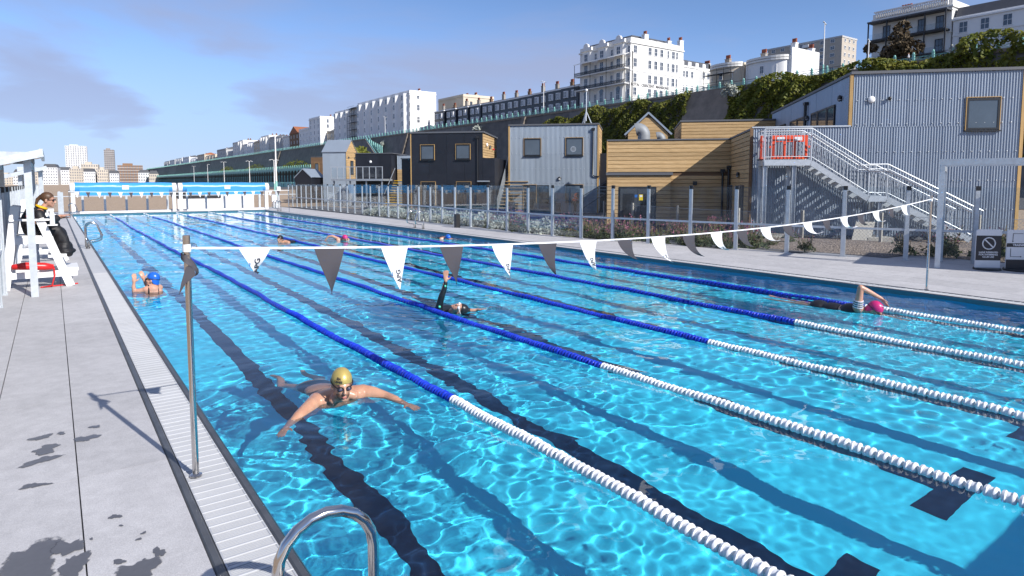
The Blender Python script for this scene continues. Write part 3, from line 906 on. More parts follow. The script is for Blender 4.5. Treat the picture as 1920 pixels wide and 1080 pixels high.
rt = thing('rescue_tube', 'red foam rescue tube hanging across the chair frame', 'float', (-1.28, 15.05, DZ+.40))
MB().tube([(-.40,0,.04),(-.2,0,.05),(.1,0,.02),(.24,0,.0)], [.05,.075,.075,.05], 12).build('foam_body', M['red_plastic'], rt, smooth='all')
MB().tube([(.24,0,0),(.25,0,-.16),(.20,.02,-.36),(.02,.05,-.385),(.4,.2,-.39),(.62,.28,-.39)], .014, 6).build('strap', M['red_plastic'], rt)
# ------------------------------------------------------------------ timber and metal cabins behind the fence
CA = R(-46)
EX = Vector((math.cos(CA), math.sin(CA), 0)); EY = Vector((-math.sin(CA), math.cos(CA), 0))
mat('timber', (0.62, 0.43, 0.225), .75, var=.35, vscale=2.0, var2=(0.41, 0.265, 0.12), stretch=(1, 1, 16), bump=.25, bscale=9)
mat('timber_dark', (0.20, 0.12, 0.065), .8, var=.3, vscale=2.0, stretch=(1, 1, 16))
mat('timber_trim', (0.52, 0.33, 0.13), .7, var=.25, vscale=2, stretch=(6, 6, 1))
mat('duct_grey', (0.26, 0.28, 0.30), .6, .2, var=.1)
mat('roof_edge', (0.11, 0.115, 0.13), .5)
mat('tin', (0.32, 0.375, 0.455), .45, .45, var=.10, vscale=1.6, stretch=(1, 1, .35))
mat('tin_light', (0.32, 0.38, 0.455), .5, .35, var=.10, vscale=1.0, stretch=(1, 1, .4))
mat('black_panel', (0.016, 0.018, 0.026), .42, var=.35, vscale=1.2)
mat('window_frame', (0.018, 0.02, 0.024), .4)
mat('door_grey', (0.055, 0.06, 0.068), .45)
mat('inside', (0.05, 0.055, 0.06), .9)
mat('yellow_paint', (0.70, 0.42, 0.02), .6)
mat('orange_plastic', (0.80, 0.085, 0.03), .4, var=.1)
mat('yellow_sign', (0.80, 0.58, 0.02), .5); mat('blue_sign', (0.02, 0.15, 0.5), .5)
mat('footing', (0.44, 0.41, 0.36), .9, var=.2, vscale=4, bump=.3)
def win_glass(name, col, rough=.06):
    m = mat(name, col, rough, 0, spec=.9, var=.3, vscale=.8); return m
win_glass('window_glass', (0.085, 0.11, 0.14)); win_glass('window_dark', (0.012, 0.016, 0.022))
def cabin(name, label, loc, cat='building', rotz=CA):
    return thing(name, label, cat, loc, rotz)
def corr_mesh(w, h, pitch=.095, amp=.017, mt=None):
    n = max(1, round(w/pitch)); seg = 6; m = MB(); vs = []; fs = []
    for i in range(n*seg+1):
        x = w*i/(n*seg); y = -amp*math.cos(2*math.pi*i/seg) - amp
        vs += [(x, y, 0), (x, y, h)]
    for i in range(n*seg):
        fs.append((2*i, 2*i+2, 2*i+3, 2*i+1))
    m.add(vs, fs)
    me = m.mesh('corrugated_sheet', mt or M['tin'], smooth='all', fix=False)
    return me
def corr_wall(t, x0, x1, z0, z1, y=0.0, sheet_w=.86, mt=None, rotz=0, pitch=.095, rows=2.06, along='x'):
    n = max(1, round((x1-x0)/sheet_w)); w = (x1-x0)/n
    nr = max(1, round((z1-z0)/rows)); hh = (z1-z0)/nr
    me = corr_mesh(w+.004, hh+.03, pitch, mt=mt)
    for i in range(n):
        for j in range(nr):
            dy = -.004*((i+j) % 2)
            if along == 'x': obj('corrugated_sheet', me, t, (x0+i*w, y+dy, z0+j*hh))
            elif along == '+y': obj('corrugated_sheet', me, t, (y-dy, x0+i*w, z0+j*hh), (0,0,R(90)))
            else: obj('corrugated_sheet', me, t, (y+dy, x1-i*w, z0+j*hh), (0,0,R(-90)))
def screws(t, x0, x1, zs, y):
    m = MB()
    for z in zs:
        x = x0+.1
        while x < x1: m.ball((x, y, z), .022, 6, 4); x += .285
    o = m.build('fixing_screws', M['galv'], t); o['kind'] = 'stuff'
def boards(t, x0, x1, z0, z1, y, along='x', pitch=.185, mt=None, facing=-1):
    n = max(1, round((z1-z0)/pitch)); h = (z1-z0)/n; L = x1-x0
    b = MB(); d = .028
    b.add([(0,0,.006),(L,0,.006),(L,0,h-.006),(0,0,h-.006),(0,-d,.012),(L,-d,.012),(L,-d,h-.014),(0,-d,h-.014)],
          [(4,5,6,7),(0,1,5,4),(3,7,6,2),(0,4,7,3),(1,2,6,5)])
    me = b.mesh('timber_board', mt or M['timber'])
    for j in range(n):
        if along == 'x': obj('timber_board', me, t, (x0, y, z0+j*h))
        elif along == '+y': obj('timber_board', me, t, (y, x0, z0+j*h), (0,0,R(90)))
        else: obj('timber_board', me, t, (y, x1, z0+j*h), (0,0,R(-90)))
def cabin_window(t, x0, x1, z0, z1, y=-.05, trim=True, mt='window_glass', name='window'):
    f = MB(); w = .07
    f.box(x0,x0+w,y-.03,y+.05,z0,z1); f.box(x1-w,x1,y-.03,y+.05,z0,z1); f.box(x0+w,x1-w,y-.03,y+.05,z1-w,z1); f.box(x0+w,x1-w,y-.03,y+.05,z0,z0+w)
    o = f.build(name, M['window_frame'], t)
    MB().box(x0+w,x1-w,y-.012,y-.002,z0+w,z1-w).build('pane', M[mt], o)
    if trim:
        q = MB(); k = .024
        q.box(x0-k,x0-.002,y-.035,y+.03,z0-.02,z1+.03); q.box(x1+.002,x1+k,y-.035,y+.03,z0-.02,z1+.03); q.box(x0-k,x1+k,y-.036,y+.03,z1+.032,z1+.055)
        q.build('trim', M['timber_trim'], o)
        MB().box(x0-k-.02,x1+k+.02,y-.09,y+.03,z0-.06,z0-.022).build('sill', M['window_frame'], o)
    return o
def downpipe(t, x, y, z0, z1, elbow=None):
    m = MB(); m.box(x-.10,x+.10,y-.16,y,z1-.12,z1+.04)
    pts = [(x,y-.08,z1-.1),(x,y-.08,z0+.15)]
    if elbow: pts += [(x+elbow*.3,y-.08,z0+.02),(x+elbow,y-.08,z0)]
    else: pts += [(x,y-.08,z0)]
    m.tube(pts, .045, 8)
    return m.build('downpipe', M['black_plastic'], t, smooth=True)
def bulkhead(t, p, nrm='y', mt='black_plastic', lens=True):
    x, y, z = p
    m = MB(); m.ball((x,y,z), .13, 12, 8, (1,.6,1) if nrm == 'y' else (.6,1,1)); o = m.build('wall_lamp', M[mt], t, smooth=True)
    if lens:
        q = MB().ball((x, y-.02, z-.045), .10, 10, 6, (1,.7,.6) if nrm == 'y' else (.7,1,.6)).build('lens', M['white_plastic'], o, smooth=True)
    return o

# --- big corrugated building on the right, with terrace
RB = (21.03, 14.84, 0)
rb = cabin('corrugated_building', 'big corrugated metal building with outside stairs on the right', RB)
MB().box(.03, 9.12, .04, 9.0, 0, 4.13).build('lower_core', M['tin'], rb)
MB().box(3.54, 9.12, .04, 14.0, 4.13, 6.10).build('upper_core', M['tin'], rb)
corr_wall(rb, .06, 9.12, .12, 4.16, 0.0)
corr_wall(rb, 3.56, 9.12, 4.16, 6.10, 0.0, rows=2.0)
corr_wall(rb, .12, 14.0, 4.16, 6.08, 3.53, along='-y', rows=2.0, pitch=.19, sheet_w=1.15)
screws(rb, .1, 9.1, (1.15, 2.2, 3.25), -.045); screws(rb, 3.6, 9.1, (4.28, 5.15), -.045)
MB().box(0.0, 9.2, -.06, .0, 0, .12).build('plinth', M['roof_edge'], rb)
cp = MB(); cp.box(3.44, 9.22, -.10, 14.1, 6.12, 6.22); cp.build('roof_fascia', M['roof_edge'], rb)
MB().box(0, 3.50, -.07, .06, 4.20, 4.25).build('parapet_coping', M['galv'], rb)
MB().box(3.42, 3.53, -.06, .06, 4.22, 6.115).build('corner_board', M['timber_trim'], rb)
MB().box(9.13, 9.24, -.06, .06, 0, 6.115).build('corner_board', M['timber_trim'], rb)
cabin_window(rb, 7.36, 8.44, 4.02, 5.14)
bulkhead(rb, (4.17, -.06, 5.18), mt='white_plastic', lens=False)
MB().ball((4.77,-.12,5.20), .07, 10, 6).cyl((4.77,-.04,5.2),(4.77,-.12,5.2),.03,8).build('security_camera', M['black_plastic'], rb, smooth=True)
# glazed doors on the terrace side wall (faces -x)
for y0, y1 in ((1.9, 2.9), (2.95, 4.3), (4.35, 5.4), (6.4, 7.9), (7.95, 9.4), (10.5, 12.2)):
    f = MB(); X0 = 3.44; z0, z1 = 4.2, 5.25
    f.box(X0,X0+.05,y0,y0+.08,z0,z1); f.box(X0,X0+.05,y1-.08,y1,z0,z1); f.box(X0,X0+.05,y0+.08,y1-.08,z1-.08,z1); f.box(X0,X0+.05,y0+.08,y1-.08,z0,z0+.08)
    o = f.build('terrace_door', M['window_frame'], rb); MB().box(X0+.02,X0+.03,y0+.08,y1-.08,z0+.08,z1-.08).build('pane', M['window_glass'], o)
bulkhead(rb, (3.43, 1.2, 5.4), 'x'); bulkhead(rb, (3.43, 6.0, 5.1), 'x'); bulkhead(rb, (3.43, 13.0, 5.1), 'x')
MB().tube([(3.40,6.2,5.75),(3.40,6.2,4.2)], .07, 8).box(3.33,3.5,6.05,6.35,5.72,5.85).build('downpipe', M['black_plastic'], rb)
# left side wall of the lower storey is boarded
boards(rb, .05, 8.2, .1, 4.12, .0, along='-y')
MB().box(-.07, .04, -.07, -.0, .1, 4.19).build('corner_board', M['timber_dark'], rb)
MB().box(-.06, .02, -.04, 8.3, 4.125, 4.20).build('side_flashing', M['roof_edge'], rb)
bulkhead(rb, (-.09, 2.55, 2.45), 'x')
for y0, y1, z1 in ((4.4, 5.0, 1.95), (1.3, 2.1, 1.95)):
    f = MB(); f.box(-.075,-.03,y0,y1,.1,z1); f.build('side_door', M['door_grey'], rb)
    MB().box(-.12,-.03,y0-.05,y1+.05,z1+.002,z1+.06).build('door_hood', M['roof_edge'], rb)
downp = MB().tube([(-.12,4.95,2.75),(-.12,4.95,.2)], .06, 8).box(-.2,-.03,4.78,5.12,2.75,2.9); downp.build('downpipe', M['black_plastic'], rb)

# --- outside staircase
st = thing('staircase', 'galvanised outside staircase climbing to the terrace of the corrugated building', 'staircase', RB, CA)
YO, YI = -1.38, -.25
L0, L1, LZ = .22, 1.82, 2.95
M0, M1, MZ = 3.77, 4.37, 1.66
E1, EZ = 7.10, .12
MB().box(L0, L1, YO, YI, LZ-.03, LZ).build('landing_deck', M['galv_dull'], st)
MB().box(M0, M1, YO+.06, YI-.06, MZ-.03, MZ).build('landing_deck', M['galv_dull'], st)
for y in (YO, YI):
    for a, b in (((L0,y,LZ-.12),(L1,y,LZ-.12)), ((L1,y,LZ-.12),(M0,y,MZ-.12)), ((M0,y,MZ-.12),(M1,y,MZ-.12)), ((M1,y,MZ-.12),(E1,y,EZ))):
        MB().bar(a, b, .06, .20).build('stringer', M['galv'], st)
MB().bar((L0,YO,LZ-.12),(L0,YI,LZ-.12),.06,.2).build('stringer', M['galv'], st)
tm = MB().box(-.13,.13,YO+.04,YI-.04,-.03,0).mesh('tread', M['galv_dull'])
for (xa, za, xb, zb) in ((L1,LZ,M0,MZ),(M1,MZ,E1,EZ+.1)):
    n = 8
    for k in range(1, n): obj('tread', tm, st, (xa+(xb-xa)*k/n, 0, za+(zb-za)*k/n))
for x, zt in ((L0+.05,LZ-.22),(L1-.55,LZ-.22),(M0+.42,MZ-.22)):
    for y in (YO+.1, YI-.12):
        c = MB(); c.box(x-.07,x+.07,y-.012,y+.012,.18,zt); c.box(x-.07,x-.055,y-.07,y+.07,.18,zt); c.box(x+.055,x+.07,y-.07,y+.07,.18,zt)
        o = c.build('column', M['galv'], st); MB().box(x-.13,x+.13,y-.13,y+.13,.165,.182).build('base_plate', M['galv'], o)
RH = 1.10
path = [(L0,LZ),(L1,LZ),(M0,MZ),(M1,MZ),(E1,EZ+.1)]
for y, nm in ((YO, 'outer'), (YI+.03, 'inner')):
    for dz, r in ((RH,.024),(RH-.16,.014),(.10,.014)):
        pts = [(x, y, z+dz) for x, z in path]
        if dz == RH: pts.append((E1+.35, y, EZ+RH-.08))
        MB().tube(pts, r, 8).build('handrail' if dz == RH else 'rail', M['galv'], st, smooth=True)
    pts = [(x, y-.05, z+.86) for x, z in path[1:]]
    MB().tube(pts, .018, 8).build('handrail', M['steel'], st, smooth=True)
    bm_ = MB().box(-.008,.008,-.008,.008,.10,RH-.15).mesh('baluster', M['galv'])
    for i in range(4):
        (xa,za),(xb,zb) = path[i], path[i+1]
        n = max(2, int((xb-xa)/.115))
        for k in range(n):
            u = k/n
            if k == 0: MB().box(xa-.022,xa+.022,y-.022,y+.022,za-.1,za+RH).build('newel_post', M['galv'], st)
            else: obj('baluster', bm_, st, (xa+(xb-xa)*u, y, za+(zb-za)*u))
le = MB()
MB().tube([(L0,YO,LZ+RH),(L0,YI,LZ+RH)], .022, 8).build('handrail', M['galv'], st)
for k in range(9): obj('baluster', bm_, st, (L0, YO+.12+k*.12, LZ))
for nm, x, y, lb in (('a', L0+.6, YO+.05, 'pale concrete footing block under the left stair columns'), ('b', M0+.42, YO+.05, 'pale concrete footing block under the middle stair columns')):
    o = MB().cbox(-.42,.42,-.22,1.2,-.05,.18,.02).build('concrete_footing', M['footing']); o.location = Vector(RB)+EX*x+EY*y; o.rotation_euler = (0,0,CA)
    tag(o, lb, 'footing')
lp = MB().add([(-.3,0,0),(.35,.05,0),(.55,.25,.72),(-.1,.2,.72),(-.3,.03,0),(.35,.08,0),(.55,.28,.72),(-.1,.23,.72)], [(0,1,2,3),(7,6,5,4),(0,4,5,1),(1,5,6,2),(2,6,7,3),(3,7,4,0)]).build('loose_board', M['footing'])
lp.location = Vector(RB)+EX*3.5+EY*-1.6; lp.rotation_euler = (0,0,CA); tag(lp, 'grey board leaning against the footing below the stairs', 'board')
# --- orange barriers on the landing
def barrier(label, loc, rotz, w=1.05):
    t = thing('barrier', label, 'barrier', loc, rotz, 'orange barriers on the stair landing')
    h = .86; m = MB()
    m.box(-w/2,w/2,-.03,.03,.62,h); m.box(-w/2,w/2,-.03,.03,.0,.12)
    for x in (-w/2+.05, -.17, .17, w/2-.05): m.box(x-.05,x+.05,-.029,.029,.12,.62)
    m.box(w/2,w/2+.08,-.02,.02,.40,.48); m.box(-w/2-.08,-w/2,-.02,.02,.40,.48)
    m.build('frame', M['orange_plastic'], t)
    for x in (-w/4, w/4-.02): MB().box(x-.13,x+.13,-.036,-.031,.67,.80).build('reflector', M['white_plastic'], t)
    for x in (-w/3, w/3): MB().box(x-.06,x+.06,-.16,.16,-.03,.0).build('foot', M['yellow_paint'] if x > 0 else M['black_plastic'], t)
    return t
def rbp(x, y, z): return Vector(RB) + EX*x + EY*y + Vector((0,0,z))
barrier('orange plastic barrier panel standing along the landing rail', rbp(1.15, YO+.35, LZ+.03), CA, 1.25)
barrier('orange plastic barrier panel turned across the left end of the landing', rbp(.30, YO+.75, LZ+.03), CA+R(70), .8)

# --- timber building
WB = (20.82, 22.52, 0)
wb = cabin('timber_building', 'honey coloured timber clad building with dark double doors', WB)
MB().box(.03, 5.63, .03, 5.0, 0, 4.10).build('core', M['timber_dark'], wb)
boards(wb, 2.98, 5.64, .1, 2.45, .0); boards(wb, 0, 5.64, 2.62, 4.10, .0)
boards(wb, .0, .54, .1, 1.92, -.22); boards(wb, 2.30, 2.96, .1, 1.92, -.22); boards(wb, .0, 2.96, 1.92, 2.46, -.22)
MB().box(.02, 2.94, -.22, .03, .05, 2.46).build('porch_core', M['timber_dark'], wb)
MB().box(-.06, 3.04, -.34, .02, 2.47, 2.60).build('porch_flashing', M['roof_edge'], wb)
MB().box(-.05, 5.66, -.07, .1, 4.105, 4.17).build('roof_fascia', M['roof_edge'], wb)
MB().box(-.05, .0, -.05, .05, 0, 4.10).build('corner_board', M['timber_trim'], wb)
dr = MB().box(.55, 2.29, -.27, -.222, .03, 1.90).build('door_frame', M['window_frame'], wb)
for x0, x1 in ((.62, 1.41), (1.43, 2.22)):
    d = MB().box(x0, x1, -.295, -.272, .06, 1.83).build('door', M['door_grey'], wb)
    MB().box(x0+.12, x1-.12, -.300, -.296, .25, 1.60).build('door_panel', M['window_frame'], d)
MB().bar((1.36,-.33,.72),(1.36,-.33,1.0),.03).bar((1.36,-.33,.95),(1.24,-.33,.95),.03).build('door_handle', M['steel'], wb)
MB().box(1.30,1.42,-.305,-.297,1.42,1.55).build('blue_notice', M['blue_sign'], wb); 
yl = MB().box(1.50,1.68,-.305,-.297,1.28,1.56).build('yellow_notice', M['yellow_sign'], wb)
MB().box(1.53,1.65,-.309,-.306,1.44,1.53).build('notice_top', M['white_plastic'], yl)
downpipe(wb, 5.30, -.02, .2, 2.7)
MB().box(3.98,4.16,-.10,-.03,2.0,2.18).build('vent_grille', M['black_plastic'], wb)
# plant house and ducts on the roof
gh = cabin('gabled_plant_house', 'small timber gable with metal edging rising behind the timber building', (26.74, 27.07, 0))
MB().prism([(.05,3),(2.33,3),(2.33,5.02),(1.21,6.08),(.05,5.02)], .05, 3.0).build('core', M['timber_dark'], gh)
hs = [3.2+.18*k for k in range(16)]
for z in hs:
    zz = z+.18
    f = lambda z: 0 if z < 5.02 else (z-5.02)/1.06*1.16
    a, b = .05+f(z), 2.33-f(z); a2, b2 = .05+f(zz), 2.33-f(zz)
    if b2-a2 < .1: break
    m = MB(); m.add([(a,.02,z+.006),(b,.02,z+.006),(b2,.02,zz-.012),(a2,.02,zz-.012),(a,.05,z),(b,.05,z),(b2,.05,zz),(a2,.05,zz)], [(0,1,2,3),(0,4,5,1),(3,2,6,7),(0,3,7,4),(1,5,6,2)])
    m.build('timber_board', M['timber'], gh)
MB().bar((-.15,.0,4.92),(1.22,.0,6.20),.14,.10).build('verge_trim', M['tin_light'], gh); MB().bar((2.55,.0,4.92),(1.20,.001,6.20),.14,.10).build('verge_trim', M['tin_light'], gh)
rfm = MB(); rfm.add([(-.15,0,4.97),(1.21,0,6.25),(1.21,3.1,6.25),(-.15,3.1,4.97),(2.55,0,4.97),(2.55,3.1,4.97)], [(0,1,2,3),(1,4,5,2)]); rfm.build('roof_sheet', M['tin_light'], gh)
for x, z, s, lb in ((.95, 4.15, 1.0, 'large bent metal ventilation cowl on the timber roof'), (1.95, 4.15, .62, 'small bent metal ventilation cowl on the timber roof')):
    t = thing('ventilation_cowl', lb, 'duct', Vector((26.74,27.07,0))+EX*(x)+EY*-1.0+Vector((0,0,z)), CA)
    m = MB(); pts = [(0,0,0)]; pts += [(0,0,.65*s)]
    for k in range(7):
        a = math.pi*k/6*.62; pts.append((-.35*s+.35*s*math.cos(a), 0, .65*s+.36*s*math.sin(a)))
    m.tube(pts, .36*s, 12); m.build('duct', M['duct_grey'], t, smooth=True)
    MB().box(-.36*s,.36*s,-.36*s,.36*s,-.1,.35*s).build('duct_base', M['duct_grey'], t)
ub = cabin('timber_upper_block', 'long low timber block set back above the timber building', (29.26, 25.16, 0))
MB().box(.03,5.2,.03,6.0,0,5.66).build('core', M['timber_dark'], ub)
boards(ub, 0, 5.2, 4.0, 5.66, 0.0); boards(ub, 0, 6, 4.0, 5.66, 0.0, along='-y')
MB().box(-.08,5.25,-.08,6.1,5.665,5.76).build('roof_fascia', M['roof_edge'], ub)
cabin_window(ub, 1.05, 2.0, 4.15, 4.46, trim=False, mt='window_dark')

# --- pale corrugated cabin
GB = (25.64, 37.54, 0)
gb = cabin('corrugated_cabin', 'pale corrugated two storey cabin with four square windows', GB)
MB().box(.03,6.24,.03,5.0,0,6.12).build('core', M['tin_light'], gb)
corr_wall(gb, .06, 6.22, .1, 6.12, 0, sheet_w=.9, mt=M['tin_light'], pitch=.09)
screws(gb, .1, 6.2, (1.1,2.1,3.1,4.2,5.3), -.045)
MB().box(-.06,6.33,-.10,5.1,6.125,6.23).build('roof_fascia', M['roof_edge'], gb)
MB().box(-.06,.05,-.06,.0,0,6.12).build('corner_board', M['timber_trim'], gb); MB().box(6.22,6.33,-.06,.0,0,6.12).build('corner_board', M['timber_trim'], gb)
boards(gb, .0, 5.0, 2.4, 6.1, 6.25, along='+y')
cabin_window(gb, 1.07, 2.26, 4.02, 5.20); cabin_window(gb, 4.02, 5.22, 4.02, 5.22); cabin_window(gb, 4.04, 5.25, .80, 1.96)
cabin_window(gb, 1.04, 1.95, .06, 1.95, name='entrance_door', mt='window_dark'); cabin_window(gb, 1.98, 2.87, .06, 1.95, trim=False, name='entrance_door', mt='window_dark')
bulkhead(gb, (3.59,-.08,2.42)); downpipe(gb, 5.92, -.03, 2.55, 5.85, .42)
for x0, x1, z0, z1, lb in ((1.40,1.95,4.12,4.72,'timber'), (4.35,4.9,4.15,4.9,'white')):
    pass
disc = MB().lathe([(.20,0),(.20,.006),(.13,.007),(.13,.0)], 18, (4.55,-.066,4.46), 'y').build('window_logo', M['galv_dull'], gb)
ms = thing('tripod_mast', 'thin metal mast on tripod legs on the corrugated cabin roof', 'mast', Vector(GB)+EX*5.35+EY*1.0+Vector((0,0,6.23)), CA)
MB().cyl((0,0,.25),(0,0,2.3),.035,8).build('pole', M['galv'], ms); 
for a in (0, 2.1, 4.2): MB().bar((0,0,.95),(.42*math.cos(a+.3),.42*math.sin(a+.3),0),.05).build('leg', M['galv'], ms)
MB().ball((0,0,2.4),.10,8,6).build('lamp_head', M['white_plastic'], ms)
dk = cabin('dark_link_wall', 'narrow black panelled wall between corrugated cabin and timber building', Vector(GB)+EX*6.35+EY*1.0)
MB().box(0,1.6,0,.3,0,4.2).build('wall_panel', M['black_panel'], dk)
bl = MB()
for k in range(9): bl.bar((-.9+k*.16,-1.4,.1+k*.22),(-.2+k*.16,-1.4,.1+k*.22),.06,.03)
ds = thing('side_steps', 'dark steel steps beside the corrugated cabin', 'staircase', Vector(GB)+EX*6.0+EY*.2, CA); bl.build('tread_run', M['galv_dull'], ds)
MB().bar((-1.0,-1.7,1.0),(1.6,-1.7,2.6),.05).bar((-1.0,-1.7,.15),(1.6,-1.7,1.9),.05).build('handrail', M['roof_edge'], ds)

# --- black panelled cabin
BB = (19.22, 40.10, 0)
bb = cabin('black_cabin', 'black panelled two storey cabin with timber side', BB)
MB().box(.03,5.0,.03,4.4,0,5.46).build('core', M['black_panel'], bb); MB().box(5.0,5.83,.035,4.3,0,3.78).build('core', M['black_panel'], bb)
pw, ph = 5.02/4, 5.46/4
pmesh = MB().box(.004, pw-.004, -.02, .0, .004, ph-.004).mesh('cladding_panel', M['black_panel'])
for i in range(4):
    for j in range(4): obj('cladding_panel', pmesh, bb, (i*pw, 0, j*ph))
for j in range(3): MB().box(5.03,5.84,-.02,0,j*1.26+.004,j*1.26+1.25).build('cladding_panel', M['black_panel'], bb)
boards(bb, .0, 4.4, 3.8, 5.40, 5.02, along='+y')
rs = MB(); rs.add([(-.08,-.08,5.47),(5.12,-.08,5.47),(5.12,4.5,5.35),(-.08,4.5,5.35),(-.08,-.08,5.57),(5.12,-.08,5.57),(5.12,4.5,5.45),(-.08,4.5,5.45)], [(0,3,2,1),(4,5,6,7),(0,1,5,4),(1,2,6,5),(2,3,7,6),(3,0,4,7)]); rs.build('roof_fascia', M['roof_edge'], bb)
MB().box(-.06,.0,-.05,.05,0,5.46).build('corner_board', M['timber_trim'], bb)
cabin_window(bb, .68, 1.65, 3.68, 4.66); cabin_window(bb, 3.16, 4.16, 3.70, 4.68); cabin_window(bb, .70, 1.70, .6, 2.15, mt='window_dark'); cabin_window(bb, 3.2, 4.2, .6, 2.15, mt='window_dark')
downpipe(bb, 4.68, -.02, .2, 5.2)
bulkhead(bb, (5.12, 1.9, 4.6), 'x'); MB().ball((5.12,3.0,4.5),.07,8,6).build('alarm_beacon', M['red_plastic'], bb)
bulkhead(bb, (5.14, .8, 4.7), 'x', 'white_plastic', False)
MB().box(4.75,5.5,-.5,-.02,2.18,2.26).build('door_hood', M['galv_dull'], bb)
# stairs between
fs_ = thing('entrance_stairs', 'broad metal steps with yellow nosings between black and corrugated cabins', 'staircase', Vector(BB)+EX*5.95+EY*.2, CA)
for k in range(15):
    sp = MB().box(.1,1.75,k*.28,k*.28+.30,k*.225+.16,k*.225+.20).build('step', M['galv_dull'], fs_)
    MB().box(.1,1.75,k*.28-.03,k*.28-.001,k*.225+.165,k*.225+.205).build('nosing', M['timber_trim'], sp)
MB().add([(.0,0,0),(.0,4.2,3.15),(.0,4.2,4.2),(.0,0,1.05),(.04,0,0),(.04,4.2,3.15),(.04,4.2,4.2),(.04,0,1.05)], [(0,1,2,3),(7,6,5,4),(0,4,5,1),(1,5,6,2),(2,6,7,3),(3,7,4,0)]).build('side_panel', M['galv_dull'], fs_)
MB().box(.1,2.4,4.2,7.5,3.2,3.36).build('top_landing', M['galv_dull'], fs_)
rw = cabin('timber_link_block', 'recessed timber block at the top of the entrance stairs', Vector(BB)+EX*5.6+EY*6.6)
MB().box(0,3.6,.03,2.5,0,4.9).build('core', M['timber_dark'], rw); boards(rw, 0, 3.6, 3.2, 4.9, 0)
MB().box(-.1,3.7,-.1,2.6,4.905,5.0).build('roof_fascia', M['roof_edge'], rw)
cabin_window(rw, .45, 1.9, 3.45, 4.2, trim=False, mt='window_dark')
MB().lathe([(.24,0),(.24,.03)], 18, (1.35,-.14,3.6), 'y').build('round_sign', M['white_paint'], rw)
boards(rw, .8, 1.9, 2.3, 3.2, -1.5)

# --- cabins further left
def scaled(o, s): return (-1 + (o[0]+1)*s, -.2 + (o[1]+.2)*s, 0)
HB = scaled((16.6, 50.34), 1.35)
hb = cabin('tin_house', 'tall narrow tin house with pitched roof and timber gable', HB)
MB().box(.02,2.62,.03,2.6,0,5.45).build('core', M['tin_light'], hb); corr_wall(hb, 0, 2.62, .1, 5.5, 0, mt=M['tin_light'], rows=2.7)
MB().prism([(.0,5.45),(2.6,5.45),(1.3,6.62)], .1, 2.6, 'x').build('gable_core', M['timber_dark'], hb)
boards(hb, 0, 2.6, 2.4, 5.45, 2.64, along='+y')
for k in range(6):
    z = 5.46+.185*k; q = (z-5.45)/1.17*1.3; 
    MB().box(2.60,2.668,q+.05,2.6-q-.05,z,z+.17).build('timber_board', M['timber'], hb)
for sgn, nm in ((1,'roof_sheet'),(-1,'roof_sheet')):
    y0 = 1.3 - sgn*1.42; 
    m = MB(); m.add([(-.08,y0,5.36),(2.74,y0,5.36),(2.74,1.3,6.70),(-.08,1.3,6.70),(-.08,y0,5.42),(2.74,y0,5.42),(2.74,1.3,6.76),(-.08,1.3,6.76)], [(0,3,2,1),(4,5,6,7),(0,1,5,4),(1,2,6,5),(2,3,7,6),(3,0,4,7)])
    m.build(nm, M['tin_light'], hb)
o = MB().box(2.66,2.72,1.0,1.7,3.0,4.5).build('window', M['window_frame'], hb); MB().box(2.72,2.73,1.08,1.62,3.1,4.4).build('pane', M['window_glass'], o)
bulkhead(hb, (2.72,.5,4.8),'x'); bulkhead(hb, (2.72,2.1,4.8),'x')
LB = scaled((17.93, 46.95), 1.25)
lb_ = cabin('black_terrace_cabin', 'low black cabin with roof terrace railing beside the tin house', LB)
MB().box(0,3.6,.02,4,0,4.85).build('core', M['black_panel'], lb_)
for i in range(3): MB().box(i*1.2+.004,i*1.2+1.196,-.02,0,2.65,4.84).build('cladding_panel', M['black_panel'], lb_)
MB().box(-.05,3.7,-.08,4.1,4.86,4.93).build('roof_fascia', M['roof_edge'], lb_)
bulkhead(lb_, (1.55,-.06,4.1), mt='white_plastic', lens=False)
MB().box(-1.4,3.7,-2.4,-.03,2.30,2.48).build('terrace_deck', M['galv_dull'], lb_)
for k in range(9):
    x = -1.35+k*.625; MB().box(x-.03,x+.03,-2.4,-2.34,2.48,3.55).build('rail_post', M['galv'], lb_)
    if k < 8: MB().box(x+.05,x+.575,-2.38,-2.37,2.6,3.45).build('glass_panel', M['fence_glass'], lb_)
MB().bar((-1.4,-2.37,3.57),(3.7,-2.37,3.57),.05).build('handrail', M['galv'], lb_)
for x in (-1.2,.4,2.0,3.5): MB().box(x-.06,x+.06,-2.2,-2.08,0,2.3).build('terrace_post', M['galv_dull'], lb_)
sb = cabin('tin_stair_block', 'small tin block with timber base beyond the terrace cabin', Vector(LB)+EX*3.75+EY*1.2)
MB().box(0,2.0,.03,2.5,0,4.7).build('core', M['tin_light'], sb); corr_wall(sb, 0, 2.0, 3.4, 4.7, 0, mt=M['tin_light']); boards(sb, 0, 1.0, 2.3, 3.4, 0)
MB().box(-.03,2.05,-.05,2.6,4.72,4.78).build('roof_fascia', M['roof_edge'], sb)
ys_ = thing('terrace_stairs', 'yellow edged steps climbing to the terrace beside the black cabin', 'staircase', Vector(LB)+EX*3.9+EY*-2.6, CA)
for k in range(11):
    s0 = MB().box(0,1.6,k*.25,k*.25+.27,k*.22+.1,k*.22+.14).build('step', M['galv_dull'], ys_); MB().box(0,1.6,k*.25-.02,k*.25-.001,k*.22+.09,k*.22+.145).build('nosing', M['yellow_paint'], s0)
MB().bar((0,0,1.1),(0,2.75,3.5),.05).bar((1.6,0,1.1),(1.6,2.75,3.5),.05).build('handrail', M['galv_dull'], ys_)
lo = cabin('low_black_annex', 'low black annex wall left of the black cabin', Vector(BB)+EX*-1.0+EY*.8)
